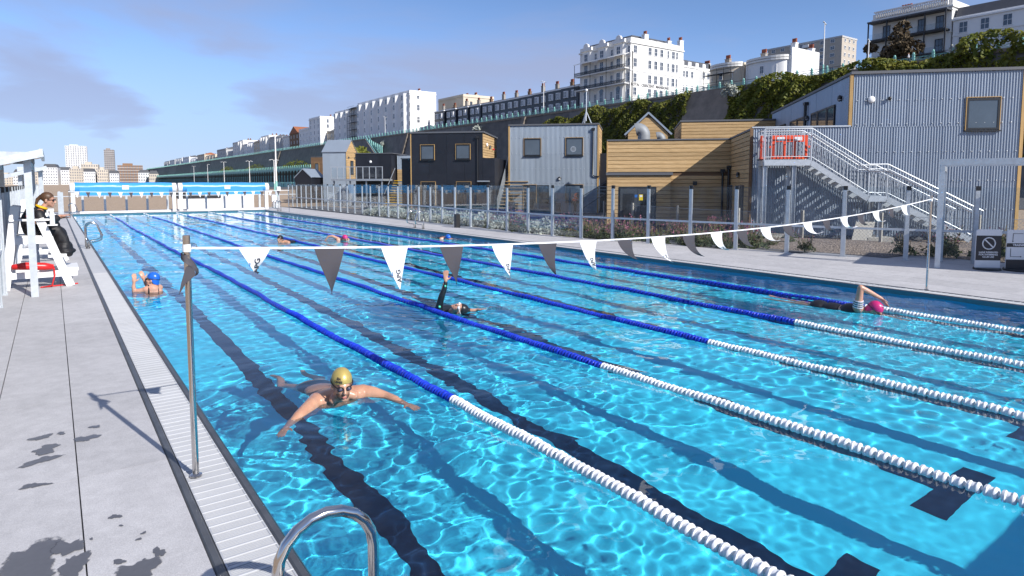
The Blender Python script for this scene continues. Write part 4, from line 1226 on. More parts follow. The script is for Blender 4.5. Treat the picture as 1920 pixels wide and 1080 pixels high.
MB().box(0,1.0,0,3,0,3.75).build('wall_panel', M['black_panel'], lo); MB().box(-.05,1.0,-.05,3,3.76,3.83).build('roof_fascia', M['roof_edge'], lo)
NB = scaled((16.85, 53.97), 1.4)
nb = cabin('brown_cabin', 'small brown boarded cabin behind the tin house', NB)
MB().box(0,1.5,.03,2.5,0,5.1).build('core', M['timber_dark'], nb); boards(nb, 0, 1.5, 2.2, 5.1, 0, mt=M['timber_dark']); MB().box(-.03,1.55,-.05,2.5,5.11,5.17).build('roof_fascia', M['roof_edge'], nb)
cabin_window(nb, .5, 1.0, 3.3, 4.4, mt='window_glass')
b2 = cabin('brown_lean_to', 'low brown lean-to between hut and tin house', Vector(NB)+EX*-.9+EY*-.6)
MB().box(0,1.1,0,2,0,3.3).build('wall_panel', M['timber_dark'], b2)
TB = scaled((15.05, 52.57), 1.3)
tb = cabin('gabled_hut', 'small dark hut with white edged gable roof', TB)
MB().prism([(0,0),(1.75,0),(1.75,2.75),(.9,3.5),(0,2.72)], .03, 3).build('wall', M['black_panel'], tb)
MB().bar((-.12,0,2.62),(.9,0,3.58),.10,.07).build('verge_trim', M['tin_light'], tb); MB().bar((1.9,0,2.66),(.88,0.001,3.58),.10,.07).build('verge_trim', M['tin_light'], tb)
r2 = MB(); r2.add([(-.12,0,2.66),(.9,0,3.62),(.9,3.1,3.62),(-.12,3.1,2.66),(1.9,0,2.70),(1.9,3.1,2.70)], [(0,1,2,3),(1,4,5,2)]); r2.build('roof_sheet', M['tin_light'], tb)
MB().box(.75,1.6,-.03,.02,.1,2.0).build('door', M['door_grey'], tb)

# ------------------------------------------------------------------ planting bed, gravel, chain link
gm = MB(); vs = []; fs = []; nx_, ny_ = 40, 60
for j in range(ny_+1):
    for i in range(nx_+1):
        u, v = i/nx_, j/ny_; y = 3 + v*34; x = fence_x(y)+.25 + u*(8.5)
        z = .01 + .26*math.exp(-((u-.38)/.22)**2)*(math.exp(-((y-10)/4.5)**2)) + .03*math.sin(x*3+y*2)*u*(1-u)*2 + .02*math.sin(7*x-3*y)*u*(1-u)
        vs.append((x, y, z))
for j in range(ny_):
    for i in range(nx_):
        a = j*(nx_+1)+i; fs.append((a, a+1, a+nx_+2, a+nx_+1))
gm.add(vs, fs); tag(gm.build('gravel_bank', M['gravel'], smooth='all', fix=False), 'bank of loose brown beach gravel behind the glass fence', 'gravel', kind='stuff')
pv = MB(); sheet(pv, 20, 36, 26, 60, .015); pvo = tag(pv.build('compound_paving', M['asphalt'], fix=False), kind='structure')
cl = thing('chain_link_fence', 'low chain link fence on wooden posts behind the gravel bank', 'fence', (0,0,0))
CP = [(22.6,24.6),(21.2,21.2),(20.35,17.8),(19.85,14.5),(19.9,12.0),(20.3,9.6),(21.0,7.2),(22.2,4.8)]
pm2 = MB().box(-.04,.04,-.04,.04,0,1.12).mesh('post', M['footing'])
wire = MB()
for i, (x, y) in enumerate(CP):
    obj('post', pm2, cl, (x, y, .05))
    if i < len(CP)-1:
        a = Vector((x,y,.1)); b = Vector((*CP[i+1],.1)); L = (b-a).length; d = (b-a)/L; n = int(L/.11)
        for k in range(-9, n+1):
            for sg in (1,-1):
                s0, s1 = k*.11, k*.11+.95; z0, z1 = (.0,.95) if sg > 0 else (.95,.0)
                if s0 < 0: z0 += (z1-z0)*(-s0)/.95; s0 = 0
                if s1 > L: z1 = z0+(z1-z0)*(L-s0)/(s1-s0); s1 = L
                if s1-s0 < .05: continue
                p_, q_ = a+d*s0+Vector((0,0,z0)), a+d*s1+Vector((0,0,z1)); w_ = Vector((0,0,.004))
                wire.add([p_-w_, q_-w_, q_+w_, p_+w_], [(0,1,2,3)])
        wire.bar(a+Vector((0,0,.96)), b+Vector((0,0,.96)), .012)
o = wire.build('wire_mesh', M['galv_dull'], cl, fix=False); o['kind'] = 'stuff'

mat('silver_leaf', (0.42, 0.45, 0.40), .8, var=.3, vscale=3); mat('herb_leaf', (0.075, 0.12, 0.045), .7, var=.4, vscale=4, var2=(.12,.13,.05))
mat('pink_flower', (0.33, 0.10, 0.16), .7, var=.3, vscale=5); mat('dry_stem', (0.20, 0.16, 0.08), .8)
def leafquads(m, pts, size, r, squash=1.0, bias=(0,0,.4)):
    for p in pts:
        p = Vector(p); n = Vector((r.gauss(bias[0],.9), r.gauss(bias[1],.9), r.gauss(bias[2],.8))).normalized(); a = n.orthogonal().normalized(); b = n.cross(a)
        ang = r.uniform(0, 6.28); a, b = a*math.cos(ang)+b*math.sin(ang), b*math.cos(ang)-a*math.sin(ang)
        s = size*r.uniform(.6, 1.3)
        m.add([p-a*s, p-b*s*.5*squash, p+a*s, p+b*s*.5*squash], [(0,1,2,3)])
def dome(r, n, rx, h):
    out = []
    for _ in range(n):
        a = r.uniform(0, 6.28); q = math.sqrt(r.random()); z = math.sqrt(max(0, 1-q*q))*r.uniform(.35, 1.05)
        out.append((rx*q*math.cos(a)*(1+.2*math.sin(3*a)), rx*q*math.sin(a), h*z))
    return out
def plant_proto(kind, seed):
    r = random.Random(seed)
    if kind == 'silver':
        f = MB(); leafquads(f, dome(r, 420, .5, .42), .055, r); s = MB()
        for p in dome(r, 14, .4, .35): s.bar((p[0]*.2,p[1]*.2,0), p, .01)
        return f.mesh('foliage', M['silver_leaf'], fix=False), s.mesh('stems', M['dry_stem']), None
    f = MB(); s = MB(); fl_ = MB()
    for _ in range(26):
        a = r.uniform(0, 6.28); q = r.uniform(.05, .42); h = r.uniform(.35, .78); p = Vector((q*math.cos(a)*1.2, q*math.sin(a)*1.2, h)); b0 = Vector((p.x*.4, p.y*.4, 0))
        s.bar(b0, p, .009)
        leafquads(f, [b0.lerp(p, u)+Vector((r.gauss(0,.03),r.gauss(0,.03),0)) for u in (.15,.25,.35,.45,.55,.7)], .06, r)
        leafquads(fl_, [p+Vector((r.gauss(0,.035),r.gauss(0,.035),r.gauss(0,.05))) for _ in range(4 if kind == 'pink' else 1)], .035, r)
    leafquads(f, dome(r, 160, .45, .30), .06, r)
    return f.mesh('foliage', M['herb_leaf'], fix=False), s.mesh('stems', M['dry_stem']), fl_.mesh('flowers', M['pink_flower'], fix=False)
PROT = {k: [plant_proto(k, 10*i+len(k)) for i in range(3)] for k in ('silver', 'pink', 'green')}
LABP = {'silver': 'silvery grey cushion plant in the bed behind the glass fence', 'pink': 'pink flowering valerian plant in the bed behind the glass fence', 'green': 'leafy green herb plant growing in the gravel behind the glass fence'}
GRP = {'silver': 'silver plants in the fence bed', 'pink': 'pink valerian in the fence bed', 'green': 'green herbs in the gravel'}
def plant(kind, x, y, s, z=0.0):
    t = thing('bed_plant', LABP[kind], 'plant', (x, y, z), random.uniform(0, 6.28), GRP[kind]); t.scale = (s, s, s*random.uniform(.85, 1.15))
    f, st_, fl_ = random.choice(PROT[kind]); obj('foliage', f, t); obj('stems', st_, t)
    if fl_: obj('flowers', fl_, t)
y = 12.2
while y < 40:
    for row in range(3):
        yy = y + random.uniform(-.4,.4); x = fence_x(yy) + .55 + row*.75 + random.uniform(-.15,.2)
        u = random.random()
        k = 'pink' if (yy < 19 and u < .45) or (19 <= yy < 27 and u < .22) else ('silver' if (yy > 19.5 and u < .85) else 'green')
        plant(k, x, yy, random.uniform(.75, 1.2)*(1.25 if k == 'silver' else 1))
    y += .85 if y < 26 else 1.3
for x, y, k, s in ((18.6,7.2,'green',1.0),(19.2,6.3,'green',1.1),(18.3,8.0,'green',.8),(19.4,7.4,'pink',.8),(20.0,6.2,'green',.9),(16.9,10.1,'green',.6),(20.2,12.6,'pink',.7),(18.0,13.0,'pink',.8),(18.6,11.6,'green',.5),(19.0,14.8,'pink',.9),(18.2,16.0,'pink',.9)):
    plant(k, x, y, s, .12)
# planters and boards by the corrugated cabin
def planter(label, x, y):
    t = thing('planter_box', label, 'planter', Vector(GB)+EX*x+EY*y, CA)
    MB().cbox(-.42,.42,-.3,.3,0,.72,.02).build('box', M['door_grey'], t)
    f = MB(); r = random.Random(int(x*10)); 
    for _ in range(26):
        a = r.uniform(0,6.28); tip = Vector((.45*math.cos(a)*r.random(), .35*math.sin(a)*r.random(), .72+r.uniform(.3,.75))); b0 = Vector((tip.x*.2, tip.y*.2, .7)); sd = Vector((-math.sin(a), math.cos(a), 0))*.03
        f.add([b0-sd, b0+sd, tip], [(0,1,2)])
    f.build('foliage', M['herb_leaf'], t, fix=False)
planter('dark planter box left of the cabin entrance', .35, -1.0); planter('dark planter box right of the cabin entrance', 3.35, -.9)
brd = MB().add([(-.9,0,0),(.75,0,0),(.55,.12,.72),(-.8,.12,.72),(-.9,.04,0),(.75,.04,0),(.55,.16,.72),(-.8,.16,.72)], [(0,1,2,3),(7,6,5,4),(0,4,5,1),(1,5,6,2),(2,6,7,3),(3,7,4,0)]).build('leaning_panel', M['door_grey'])
brd.location = Vector(GB)+EX*2.9+EY*-2.2; brd.rotation_euler = (0,0,CA); tag(brd, 'dark panel propped up beside the worker', 'panel')
af = thing('menu_board', 'small black A-frame board at the foot of the entrance stairs', 'sign', (22.2, 32.6, 0), CA)
for sg in (-1, 1):
    MB().add([(-.3,sg*.22,0),(.3,sg*.22,0),(.3,sg*.02,.95),(-.3,sg*.02,.95),(-.3,sg*.24,0),(.3,sg*.24,0),(.3,sg*.04,.95),(-.3,sg*.04,.95)], [(0,1,2,3),(7,6,5,4),(0,4,5,1),(1,5,6,2),(2,6,7,3),(3,7,4,0)]).build('panel', M['black_panel'], af)
# ------------------------------------------------------------------ sea wall, upper promenade, terrace
mat('sea_wall', (0.19, 0.18, 0.17), .9, var=.45, vscale=.35, var2=(0.11, 0.108, 0.105), bump=.4, bscale=2, detail=9)
mat('flint', (0.25, 0.215, 0.18), .9, var=.4, vscale=.5, bump=.4, bscale=2)
mat('turquoise', (0.28, 0.58, 0.53), .5, var=.15, vscale=1)
mat('stucco', (0.80, 0.79, 0.76), .7, var=.07, vscale=.3); mat('stucco_white', (0.83, 0.83, 0.83), .65, var=.05, vscale=.3)
mat('stucco_cream', (0.66, 0.58, 0.46), .75, var=.12, vscale=.3); mat('stucco_grey', (0.52, 0.52, 0.52), .75, var=.12, vscale=.3)
mat('black_tile', (0.022, 0.026, 0.04), .35, var=.3, vscale=.8); mat('beige_brick', (0.50, 0.44, 0.37), .85, var=.1, vscale=.5)
mat('slate', (0.09, 0.095, 0.11), .6, var=.2, vscale=1); mat('red_tile', (0.36, 0.13, 0.06), .8, var=.3, vscale=2)
mat('pot_red', (0.34, 0.10, 0.055), .8, var=.3, vscale=2); mat('brick_brown', (0.26, 0.16, 0.10), .9, var=.3, vscale=2)
mat('iron', (0.025, 0.026, 0.03), .5); mat('city_glass', (0.16, 0.17, 0.20), .3); mat('far_glass', (0.05, 0.065, 0.09), .12, spec=.9)
mat('foliage', (0.10, 0.14, 0.022), .6, var=.5, vscale=.6, var2=(0.22, 0.21, 0.03), spec=.4)
def leafy(m, k=.38):
    nt = m.node_tree; b = nt.nodes['Principled BSDF']; o = nt.nodes['Material Output']; tr = nt.nodes.new('ShaderNodeBsdfTranslucent'); mx = nt.nodes.new('ShaderNodeMixShader')
    mx.inputs[0].default_value = k
    if b.inputs['Base Color'].is_linked: nt.links.new(b.inputs['Base Color'].links[0].from_socket, tr.inputs[0])
    nt.links.new(b.outputs[0], mx.inputs[1]); nt.links.new(tr.outputs[0], mx.inputs[2]); nt.links.new(mx.outputs[0], o.inputs[0])
leafy(M['foliage']); leafy(M['herb_leaf'])
mat('foliage_dark', (0.028, 0.05, 0.016), .7, var=.4, vscale=.8, spec=.3); mat('foliage_brown', (0.10, 0.07, 0.035), .8, var=.4, vscale=1.0)
mat('grey_brick', (0.33, 0.30, 0.27), .9, var=.15, vscale=1)
ZP = 22.4
up = MB()
up.add([(119.2,-150,ZP),(900,-150,ZP),(900,1500,ZP),(119.2,1500,ZP)], [(0,1,2,3)])
tag(up.build('upper_promenade', M['asphalt'], fix=False), kind='structure')
rdw = MB(); sheet(rdw, 62, 113, -150, 1500, .02); tag(rdw.build('seafront_road', M['asphalt'], fix=False), kind='structure')
sw = thing('sea_wall', 'high dark sea wall below the parade of houses', 'wall', (0,0,0))
for k in range(24):
    y0 = -60 + k*50
    m = MB(); m.add([(112.5,y0+.05,0),(112.5,y0+49.95,0),(118.7,y0+49.95,ZP-.3),(118.7,y0+.05,ZP-.3),(121,y0+.05,0),(121,y0+49.95,0),(121,y0+49.95,ZP-.3),(121,y0+.05,ZP-.3)], [(0,1,2,3),(4,7,6,5),(0,3,7,4),(1,5,6,2),(3,2,6,7),(0,4,5,1)])
    m.build('wall_bay', M['sea_wall'], sw)
MB().box(118.5,119.3,-60,1140,ZP-.295,ZP+.25).build('coping', M['flint'], sw)
for y0, y1 in ((86, 98), (30, 31.5), (160, 161.5), (240, 241.5), (420, 424)):
    MB().add([(111.2,y0,0),(111.2,y1,0),(117.9,y1,ZP-.1),(117.9,y0,ZP-.1),(120,y0,0),(120,y1,0),(120,y1,ZP-.1),(120,y0,ZP-.1)], [(0,1,2,3),(4,7,6,5),(0,3,7,4),(1,5,6,2),(3,2,6,7),(0,4,5,1)]).build('buttress', M['flint'], sw)
def iron_rail(label, x, z, y0, y1, step, nmax, far_y):
    t = thing('iron_railing', label, 'railing', (x, 0, z))
    pm_ = MB(); pm_.box(-.17,.17,-.17,.17,0,1.0); pm_.box(-.23,.23,-.23,.23,1.0,1.1); pm_.ball((0,0,1.28),.2,8,6); pmm = pm_.mesh('post', M['turquoise'])
    y = y0; n = 0; far = MB(); lat = MB()
    while y < y1:
        if n < nmax: obj('post', pmm, t, (0, y, 0))
        else: far.box(-.15,.15,y-.15,y+.15,0,1.25)
        if y < far_y:
            h = step/2
            for a, b in ((0, h), (h, step)):
                lat.bar((0,y+a,.15),(0,y+b,.62),.05,.07); lat.bar((0,y+b,.15),(0,y+a,.62),.05,.07)
        y += step; n += 1
    lat.bar((0,y0,.14),(0,far_y,.14),.06); lat.bar((0,y0,.64),(0,y1,.64),.06); lat.build('lattice', M['turquoise'], t)
    MB().bar((0,y0,1.02),(0,y1,1.02),.07,.08).build('top_rail', M['iron'] if z > 15 else M['turquoise'], t)
    if far.v:
        o = far.build('post_run', M['turquoise'], t); o['kind'] = 'stuff'
iron_rail('turquoise iron railing along the top of the sea wall', 118.9, ZP+.25, 18, 1130, 3.0, 150, 480)
# lower terrace with iron arches
dk_ = MB(); dk_.box(104,116,300,1000,9.3,9.9); tr = thing('terrace', 'long iron arched terrace walk at the foot of the sea wall', 'terrace', (0,0,0))
dk_.build('deck', M['turquoise'], tr)
ar = MB(); w_, hh = 5.5, 3.2
n = 12; pts_o = [(0, hh), (w_, hh)]
arc = [(w_/2 - (w_/2-.22)*math.cos(math.pi*k/n), .3 + (hh-.75)*math.sin(math.pi*k/n)) for k in range(n+1)]
vs = []; fs = []
for k, (a, z) in enumerate(arc): vs += [(0, a, z), (0, a, hh)]
for k in range(n): fs.append((2*k, 2*k+2, 2*k+3, 2*k+1))
ar.add([(0,v[1],v[2]+6.1) for v in vs], fs); ar.box(-.15,.15,-.22,.22,0,6.4); ar.box(-.25,.25,-.32,.32,0,.8); ar.box(-.25,.25,-.3,.3,5.6,5.9)
arm = ar.mesh('arch', M['turquoise'], fix=False)
for k in range(110): obj('arch', arm, tr, (104.2, 320+k*w_, 0))
MB().box(113,113.4,300,1000,0,9.3).build('back_wall', M['sea_wall'], tr)
iron_rail('turquoise iron railing along the edge of the arched terrace', 104.1, 9.9, 320, 960, 3.6, 90, 560)
hd = thing('hoarding', 'turquoise site hoarding at the foot of the arched terrace', 'fence', (0,0,0))
hm = MB().box(-.05,.05,.03,2.37,0,2.6).mesh('panel', M['turquoise'])
for k in range(120): obj('panel', hm, hd, (96+.3*math.sin(k), 300+k*2.4, 0))
# zigzag stair on the wall
zs = thing('wall_stair', 'turquoise railed stair descending the sea wall behind the tin house', 'staircase', (0,0,0))
MB().bar((115.5,276,21.6),(112,252,10.5),1.6,.3).build('flight', M['flint'], zs)
for dx in (-.8,.8): MB().bar((115.5+dx,276,22.7),(112+dx,252,11.6),.12,.9).build('balustrade', M['turquoise'], zs)
for k in range(8): MB().box(114.6,114.9,258+k*2.2,259.2+k*2.2,14+k*.9,18+k*.55).build('screen_panel', M['turquoise'], zs)

# ivy and shrubs over the wall
def leaf_mass(n, fn, size, seed):
    r = random.Random(seed); m = MB()
    for _ in range(n):
        p = fn(r)
        if p is None: continue
        leafquads(m, [p], size, r, 1.4, (-.5,-.75,.55))
    return m
def wall_x(z): return 112.5 + 6.2*z/ZP
def bump_(y, z, k): return 1.0 + .9*math.sin(y*.55+k)*math.sin(z*.6+1.3*math.sin(y*.3+k)) + .5*math.sin(y*1.7+z*1.1+k)
def ivy(label, y0, y1, top, bot, n, seed, name='ivy_bank'):
    def fn(r):
        y = r.uniform(y0, y1); t_, b_ = top(y), bot(y)
        if t_-b_ < .5: return None
        z = r.uniform(b_, t_)
        k = bump_(y, z, seed)
        if k < .25 and r.random() < .8: return None
        edge = min(1, (t_-z)/1.5 + .3)
        return (wall_x(z) - max(.1, k)*1.1*edge*r.uniform(.55, 1.0) - .2, y, z)
    o = leaf_mass(n, fn, .36, seed).build(name, M['foliage'], fix=False)
    return tag(o, label, 'ivy', kind='stuff')
ivy('dense green ivy over the sea wall right of the buttress', 18, 86, lambda y: ZP+.9+.9*math.sin(y*.35)+(1.6 if y < 44 else 0), lambda y: 6, 30000, 3)
ivy('dense green ivy over the sea wall behind the corrugated cabin', 97, 158, lambda y: ZP-.4+.9*math.sin(y*.4)-max(0,(y-128))*.11, lambda y: 4, 22000, 4)
ivy('thin green creeper low on the far sea wall', 300, 620, lambda y: 13+2.5*math.sin(y*.07), lambda y: 9.5, 4200, 5)
def shrub(label, c, rx, ry, rz_, n, size, mt, seed, name='shrub', cat='shrub', lean=0):
    t = thing(name, label, cat, (c[0], c[1], c[2]-rz_))
    r = random.Random(seed); cl_ = [(r.gauss(0,.5)*rx, r.gauss(0,.5)*ry, rz_+r.gauss(0,.4)*rz_, r.uniform(.3,.55)) for _ in range(16)]
    m = MB()
    for _ in range(n):
        q = r.choice(cl_); d = Vector((r.gauss(0,1), r.gauss(0,1), r.gauss(0,1))).normalized()*r.uniform(.6,1)**.5
        p = (q[0]+d.x*q[3]*rx+lean*d.z, q[1]+d.y*q[3]*ry, max(.05, q[2]+d.z*q[3]*rz_))
        leafquads(m, [p], size, r, 1.3, (-.3,-.6,.5))
    m.build('foliage', mt, t, fix=False)
    s = MB()
    for q in cl_[:9]: s.tube([(0,0,0),(q[0]*.4,q[1]*.4,q[2]*.5),(q[0],q[1],q[2])], [rz_*.06,rz_*.04,rz_*.015], 6)
    s.build('trunk', M['dry_stem'], t)
shrub('windswept brown tamarisk bush in front of the glazed balcony building', (128, 57.5, 26.6), 2.0, 4.2, 2.9, 2600, .42, M['foliage_brown'], 8)
shrub('rounded green tree standing behind the tin house roof', (62, 150, 6.0), 4.5, 5.0, 5.2, 3600, .40, M['foliage'], 9, 'tree', 'tree')
shrub('pale grey shrub hanging over the wall at the buttress edge', (117, 85, 21.5), 1.4, 2.0, 1.9, 700, .3, M['silver_leaf'], 10)
shrub('pale grey shrub on the wall top at the right', (118.2, 43.5, 23.4), 1.0, 1.3, 1.3, 500, .25, M['silver_leaf'], 12)
shrub('green shrub on the wall between black and corrugated cabins', (112, 205, 14.5), 2, 5, 1.6, 700, .4, M['foliage'], 13)
for k, (y, z) in enumerate(((226,20.3),(262,19),(300,18),(186,20.6))):
    shrub('pale lichen tuft clinging to the sea wall face, %s along the wall' % ('first','second','third','fourth')[k], (116.8, y, z), .8, 2.0, 1.1, 160, .3, M['silver_leaf'], 20+k, 'wall_plant', 'plant')

# ------------------------------------------------------------------ houses on the parade
WIN = {}
def win_meshes(w, h, side, style):
    key = (round(w,2), round(h,2), side, style)
    if key in WIN: return WIN[key]
    f = MB(); t = .10
    if style == 'white': fr = M['stucco_white']
    elif style == 'dark': fr = M['iron']
    else: fr = M['stucco']
    d = .10
    f.box(-w/2-t,-w/2,-d,.02,-h/2,h/2); f.box(w/2,w/2+t,-d,.02,-h/2,h/2); f.box(-w/2-t,w/2+t,-d-.01,.02,h/2,h/2+t*1.5); f.box(-w/2-t*1.5,w/2+t*1.5,-d-.08,.02,-h/2-t*1.3,-h/2)
    f.box(-.03,.03,-.055,-.02,-h/2,h/2); f.box(-w/2,w/2,-.054,-.02,-.03,.03)
    p = MB(); p.box(-w/2,w/2,-.03,.0,-h/2,h/2)
    WIN[key] = (f.mesh('window', fr), p.mesh('pane', M['far_glass']))
    return WIN[key]
def put_win(t, face, a, z, w, h, style='white', off=0.0):
    """face 'f': wall x=off, a = y; face 's': wall y=off, a = x"""
    fm_, pm_ = win_meshes(w, h, face, style)
    if face == 'f': o = obj('window', fm_, t, (off, a, z), (0,0,R(-90)))
    else: o = obj('window', fm_, t, (a, off, z))
    obj('pane', pm_, o)
    return o
def chimney(t, x, y, z, w=1.1, l=2.0, h=2.2, mt='stucco', pots=4):
    o = MB().box(x-w/2,x+w/2,y-l/2,y+l/2,z,z+h).box(x-w/2-.1,x+w/2+.1,y-l/2-.1,y+l/2+.1,z+h,z+h+.2).build('chimney', M[mt], t)
    m = MB()
    for k in range(pots): m.cyl((x, y-l/2+.2+(l-.4)*k/max(1,pots-1), z+h+.2), (x, y-l/2+.2+(l-.4)*k/max(1,pots-1), z+h+1.25), .24, 7)
    m.build('chimney_pots', M['pot_red'], o)
def house(name, label, x, y0, y1, D, z1, mt, rows, ncol, nside=0, win=(1.1,1.9), bays=0, cornice=True, style='white', group='houses along the sea parade', chim=2, chim_mt='stucco', parapet=.9, z0=ZP, roof=None, side_rows=None):
    """sea front at x, from y0 (near) to y1 (far), top z1"""
    t = thing(name, label, 'building', (x, y0, z0), 0, group)
    W = y1-y0; H = z1-z0
    MB().box(0,D,0,W,0,H).build('wall', M[mt], t)
    if cornice:
        MB().box(-.35,D+.1,-.25,W+.1,H-.45,H-.15).build('cornice', M[mt], t)
        MB().box(-.02,.25,-.02,W,H+.001,H+parapet).box(.25,D,-.02,.22,H+.001,H+parapet).build('parapet', M[mt], t)
        if len(rows) > 2:
            zz = (rows[1]+rows[2])/2 - z0; MB().box(-.16,D,-.14,W,zz-.12,zz+.12).build('string_course', M[mt], t)
    if bays:
        bw = W/bays
        for k in range(bays):
            c = (k+.5)*bw; q = bw*.30; dpt = min(1.8, bw*.24)
            MB().prism([(-dpt, c-q*.55), (-dpt, c+q*.55), (.001, c+q), (.001, c-q)], .0, H-.5, 'z').build('bay', M[mt], t)
            for z in rows:
                put_win(t, 'f', c, z-z0, min(win[0], q), win[1], style, -dpt)
            for z in rows[1:]:
                put_win(t, 'f', k*bw+.02*bw, z-z0, win[0]*.7, win[1]*.85, style, 0)
    else:
        for z in rows:
            for k in range(ncol): put_win(t, 'f', W*(k+.5)/ncol, z-z0, win[0], win[1], style)
    for z in (side_rows or rows):
        for k in range(nside): put_win(t, 's', D*(k+.5)/nside, z-z0, win[0], win[1], style)
    for k in range(chim):
        chimney(t, D*.55, W*(k+.5)/chim, H, mt=chim_mt, h=1.6+.5*(k % 2))
    if roof:
        kind, rm, rh = roof
        if kind == 'gable_front':      # ridge runs in x, gable to the sea
            MB().prism([(-.3,H),(W+.3,H),(W/2,H+rh)], -.4, D, 'x').build('roof', M[rm], t)
        elif kind == 'mansard':
            MB().prism([(.4,H),(D,H),(D-1,H+rh),(1.6,H+rh)], .3, W-.1, 'y').build('roof', M[rm], t)
        elif kind == 'ridge':
            MB().prism([(-.2,H),(D+.2,H),(D/2,H+rh)], -.1, W, 'y').build('roof', M[rm], t)
    return t
def balcony(t, y0, y1, z, dpt=1.5, roof=False, rail='iron', x=0):
    MB().box(x-dpt,x,y0,y1,z-.25,z).build('balcony_slab', M['stucco'], t)
    b = MB(); b.bar((x-dpt+.06,y0,z+1.0),(x-dpt+.06,y1,z+1.0),.08); b.bar((x-dpt+.06,y0,z+.1),(x-dpt+.06,y1,z+.1),.06)
    y = y0
    while y < y1-.3:
        b.bar((x-dpt+.06,y,z+.1),(x-dpt+.06,y+.55,z+1.0),.11); b.bar((x-dpt+.06,y+.55,z+.1),(x-dpt+.06,y,z+1.0),.11); y += .55
    b.bar((x-dpt,y0+.05,z+1.0),(x,y0+.05,z+1.0),.08); b.bar((x-dpt,y0+.05,z+.5),(x,y0+.05,z+.5),.35,.02)
    b.build('balcony_railing', M[rail], t)

# Royal crescent block
rc = thing('mansion_block', 'tall cream stucco mansion block with iron balconies and lettered side wall', 'building', (140, 137.5, ZP))
W, D, H = 22.4, 23.5, 21.4
MB().box(0,D,0,W,0,H).build('wall', M['stucco'], rc)
MB().box(-.5,D+.1,-.35,W+.2,H-.5,H-.1).build('cornice', M['stucco'], rc)
MB().box(-.02,.3,-.02,W,H+.001,H+1.2).box(.3,D,-.02,.26,H+.001,H+1.2).build('parapet', M['stucco'], rc)
MB().box(-.12,D,-.16,.0,12.9,13.25).build('string_course', M['stucco_white'], rc)
for k, c in enumerate((4.0, 11.2, 18.4)):
    MB().prism([(-1.0,c-1.7),(-1.0,c+1.7),(.001,c+2.9),(.001,c-2.9)], 0, H-.51, 'z').build('bay', M['stucco'], rc)
    MB().prism([(c-2.6,H-.09),(c+2.6,H-.09),(c+2.6,H+.9),(c+1.2,H+1.0),(c+.9,H+1.9),(c,H+2.3),(c-.9,H+1.9),(c-1.2,H+1.0),(c-2.6,H+.9)], -1.2, -.6, 'x').build('pediment', M['stucco_white'], rc)
    for z, h in ((6.2,3.0),(11.2,2.9),(15.5,2.6),(19.2,2.1)):
        put_win(rc, 'f', c, z, 1.5, h, 'white', -1.0); put_win(rc, 'f', c-3.4, z, .9, h*.85, 'white', 0)
        if z == 6.2: MB().lathe([(.85,0),(.85,.1)], 14, (-1.12,c,z+1.6), 'x').build('arched_light', M['far_glass'], rc)
balcony(rc, -.2, W, 9.2, 2.0, x=-.6); balcony(rc, -.2, W, 13.6, 2.0, x=-.6)
MB().add([(-2.9,-.3,17.3),(-2.9,W,17.3),(-.9,W,18.0),(-.9,-.3,18.0),(-2.9,-.3,17.15),(-2.9,W,17.15),(-.9,W,17.85),(-.9,-.3,17.85)], [(0,1,2,3),(7,6,5,4),(0,4,5,1),(1,5,6,2),(2,6,7,3),(3,7,4,0)]).build('canopy', M['stucco'], rc)
for y in (-.1, 7.6, 14.8, W-.2):
    MB().box(-2.62,-2.5,y-.06,y+.06,0,17.2).build('balcony_post', M['iron'], rc)
sx_ = [1.9, 8.2, 10.8, 13.4, 16.4, 18.7, 20.4]
for z, h in ((19.3,2.1),(15.4,2.4),(11.0,2.4),(7.0,2.2)):
    for j, x in enumerate(sx_):
        put_win(rc, 's', x, z, .75 if j in (4,6) else 1.25, h)
    MB().box(4.2,5.9,-.04,0,z-h/2,z+h/2).build('blind_panel', M['stucco_white'], rc)
tx = text_mesh('ROYAL  CRESCENT  MANSIONS', 1.15, M['ink'], 0, 1.02, .02)
obj('lettering', tx, rc, (8.6, -.06, 8.95), (R(90),0,0))
MB().tube([(.7,-.15,18.6),(.7,-.15,0)], .12, 6).build('downpipe', M['iron'], rc)
chimney(rc, 7.0, .9, H+.9, 1.6, 1.2, 1.8, 'stucco_white', 3); chimney(rc, 17.5, .9, H+.9, 1.4, 1.0, 1.2, 'stucco_white', 2); chimney(rc, 23.0, .9, H+.5, 1.6, 1.2, 2.4, 'stucco_white', 3); chimney(rc, 8, 15, H+.5, 1.2, 1.6, 1.8, 'stucco_white', 4)
MB().prism([(1.6,H),(D-.5,H),(D-3,H+2.6),(3.2,H+2.6)], 2.6, W-1, 'y').build('mansard_roof', M['slate'], rc)
for k in range(5):
    dm = MB().box(7.8+k*2.9,9.2+k*2.9,2.0,3.2,H+.3,H+1.9).build('dormer', M['stucco_white'], rc); MB().box(8.0+k*2.9,9.0+k*2.9,1.96,2.0,H+.7,H+1.7).build('pane', M['far_glass'], dm)
rw_ = thing('mansion_wing', 'lower cream wing with bow windows adjoining the mansion block', 'building', (163.6, 138.6, ZP))
MB().box(0,19,0,20,0,17.2).build('wall', M['stucco'], rw_); MB().box(-.0,19.2,-.25,20,16.6,16.95).build('cornice', M['stucco'], rw_); MB().box(0,19,-.12,0,10.4,10.7).build('string_course', M['stucco_white'], rw_)
MB().prism([(8,.001),(9.2,-1.2),(12.8,-1.2),(14,.001)], 0, 16.5, 'z').build('bay', M['stucco'], rw_)
for z in (14.5,10.2-.2,6.2):
    for x, o_ in ((1.4,0),(3.0,0),(5.6,0),(9.9,-1.2),(12.2,-1.2),(16.6,0)): put_win(rw_, 's', x, z, 1.1, 1.9, 'white', o_)
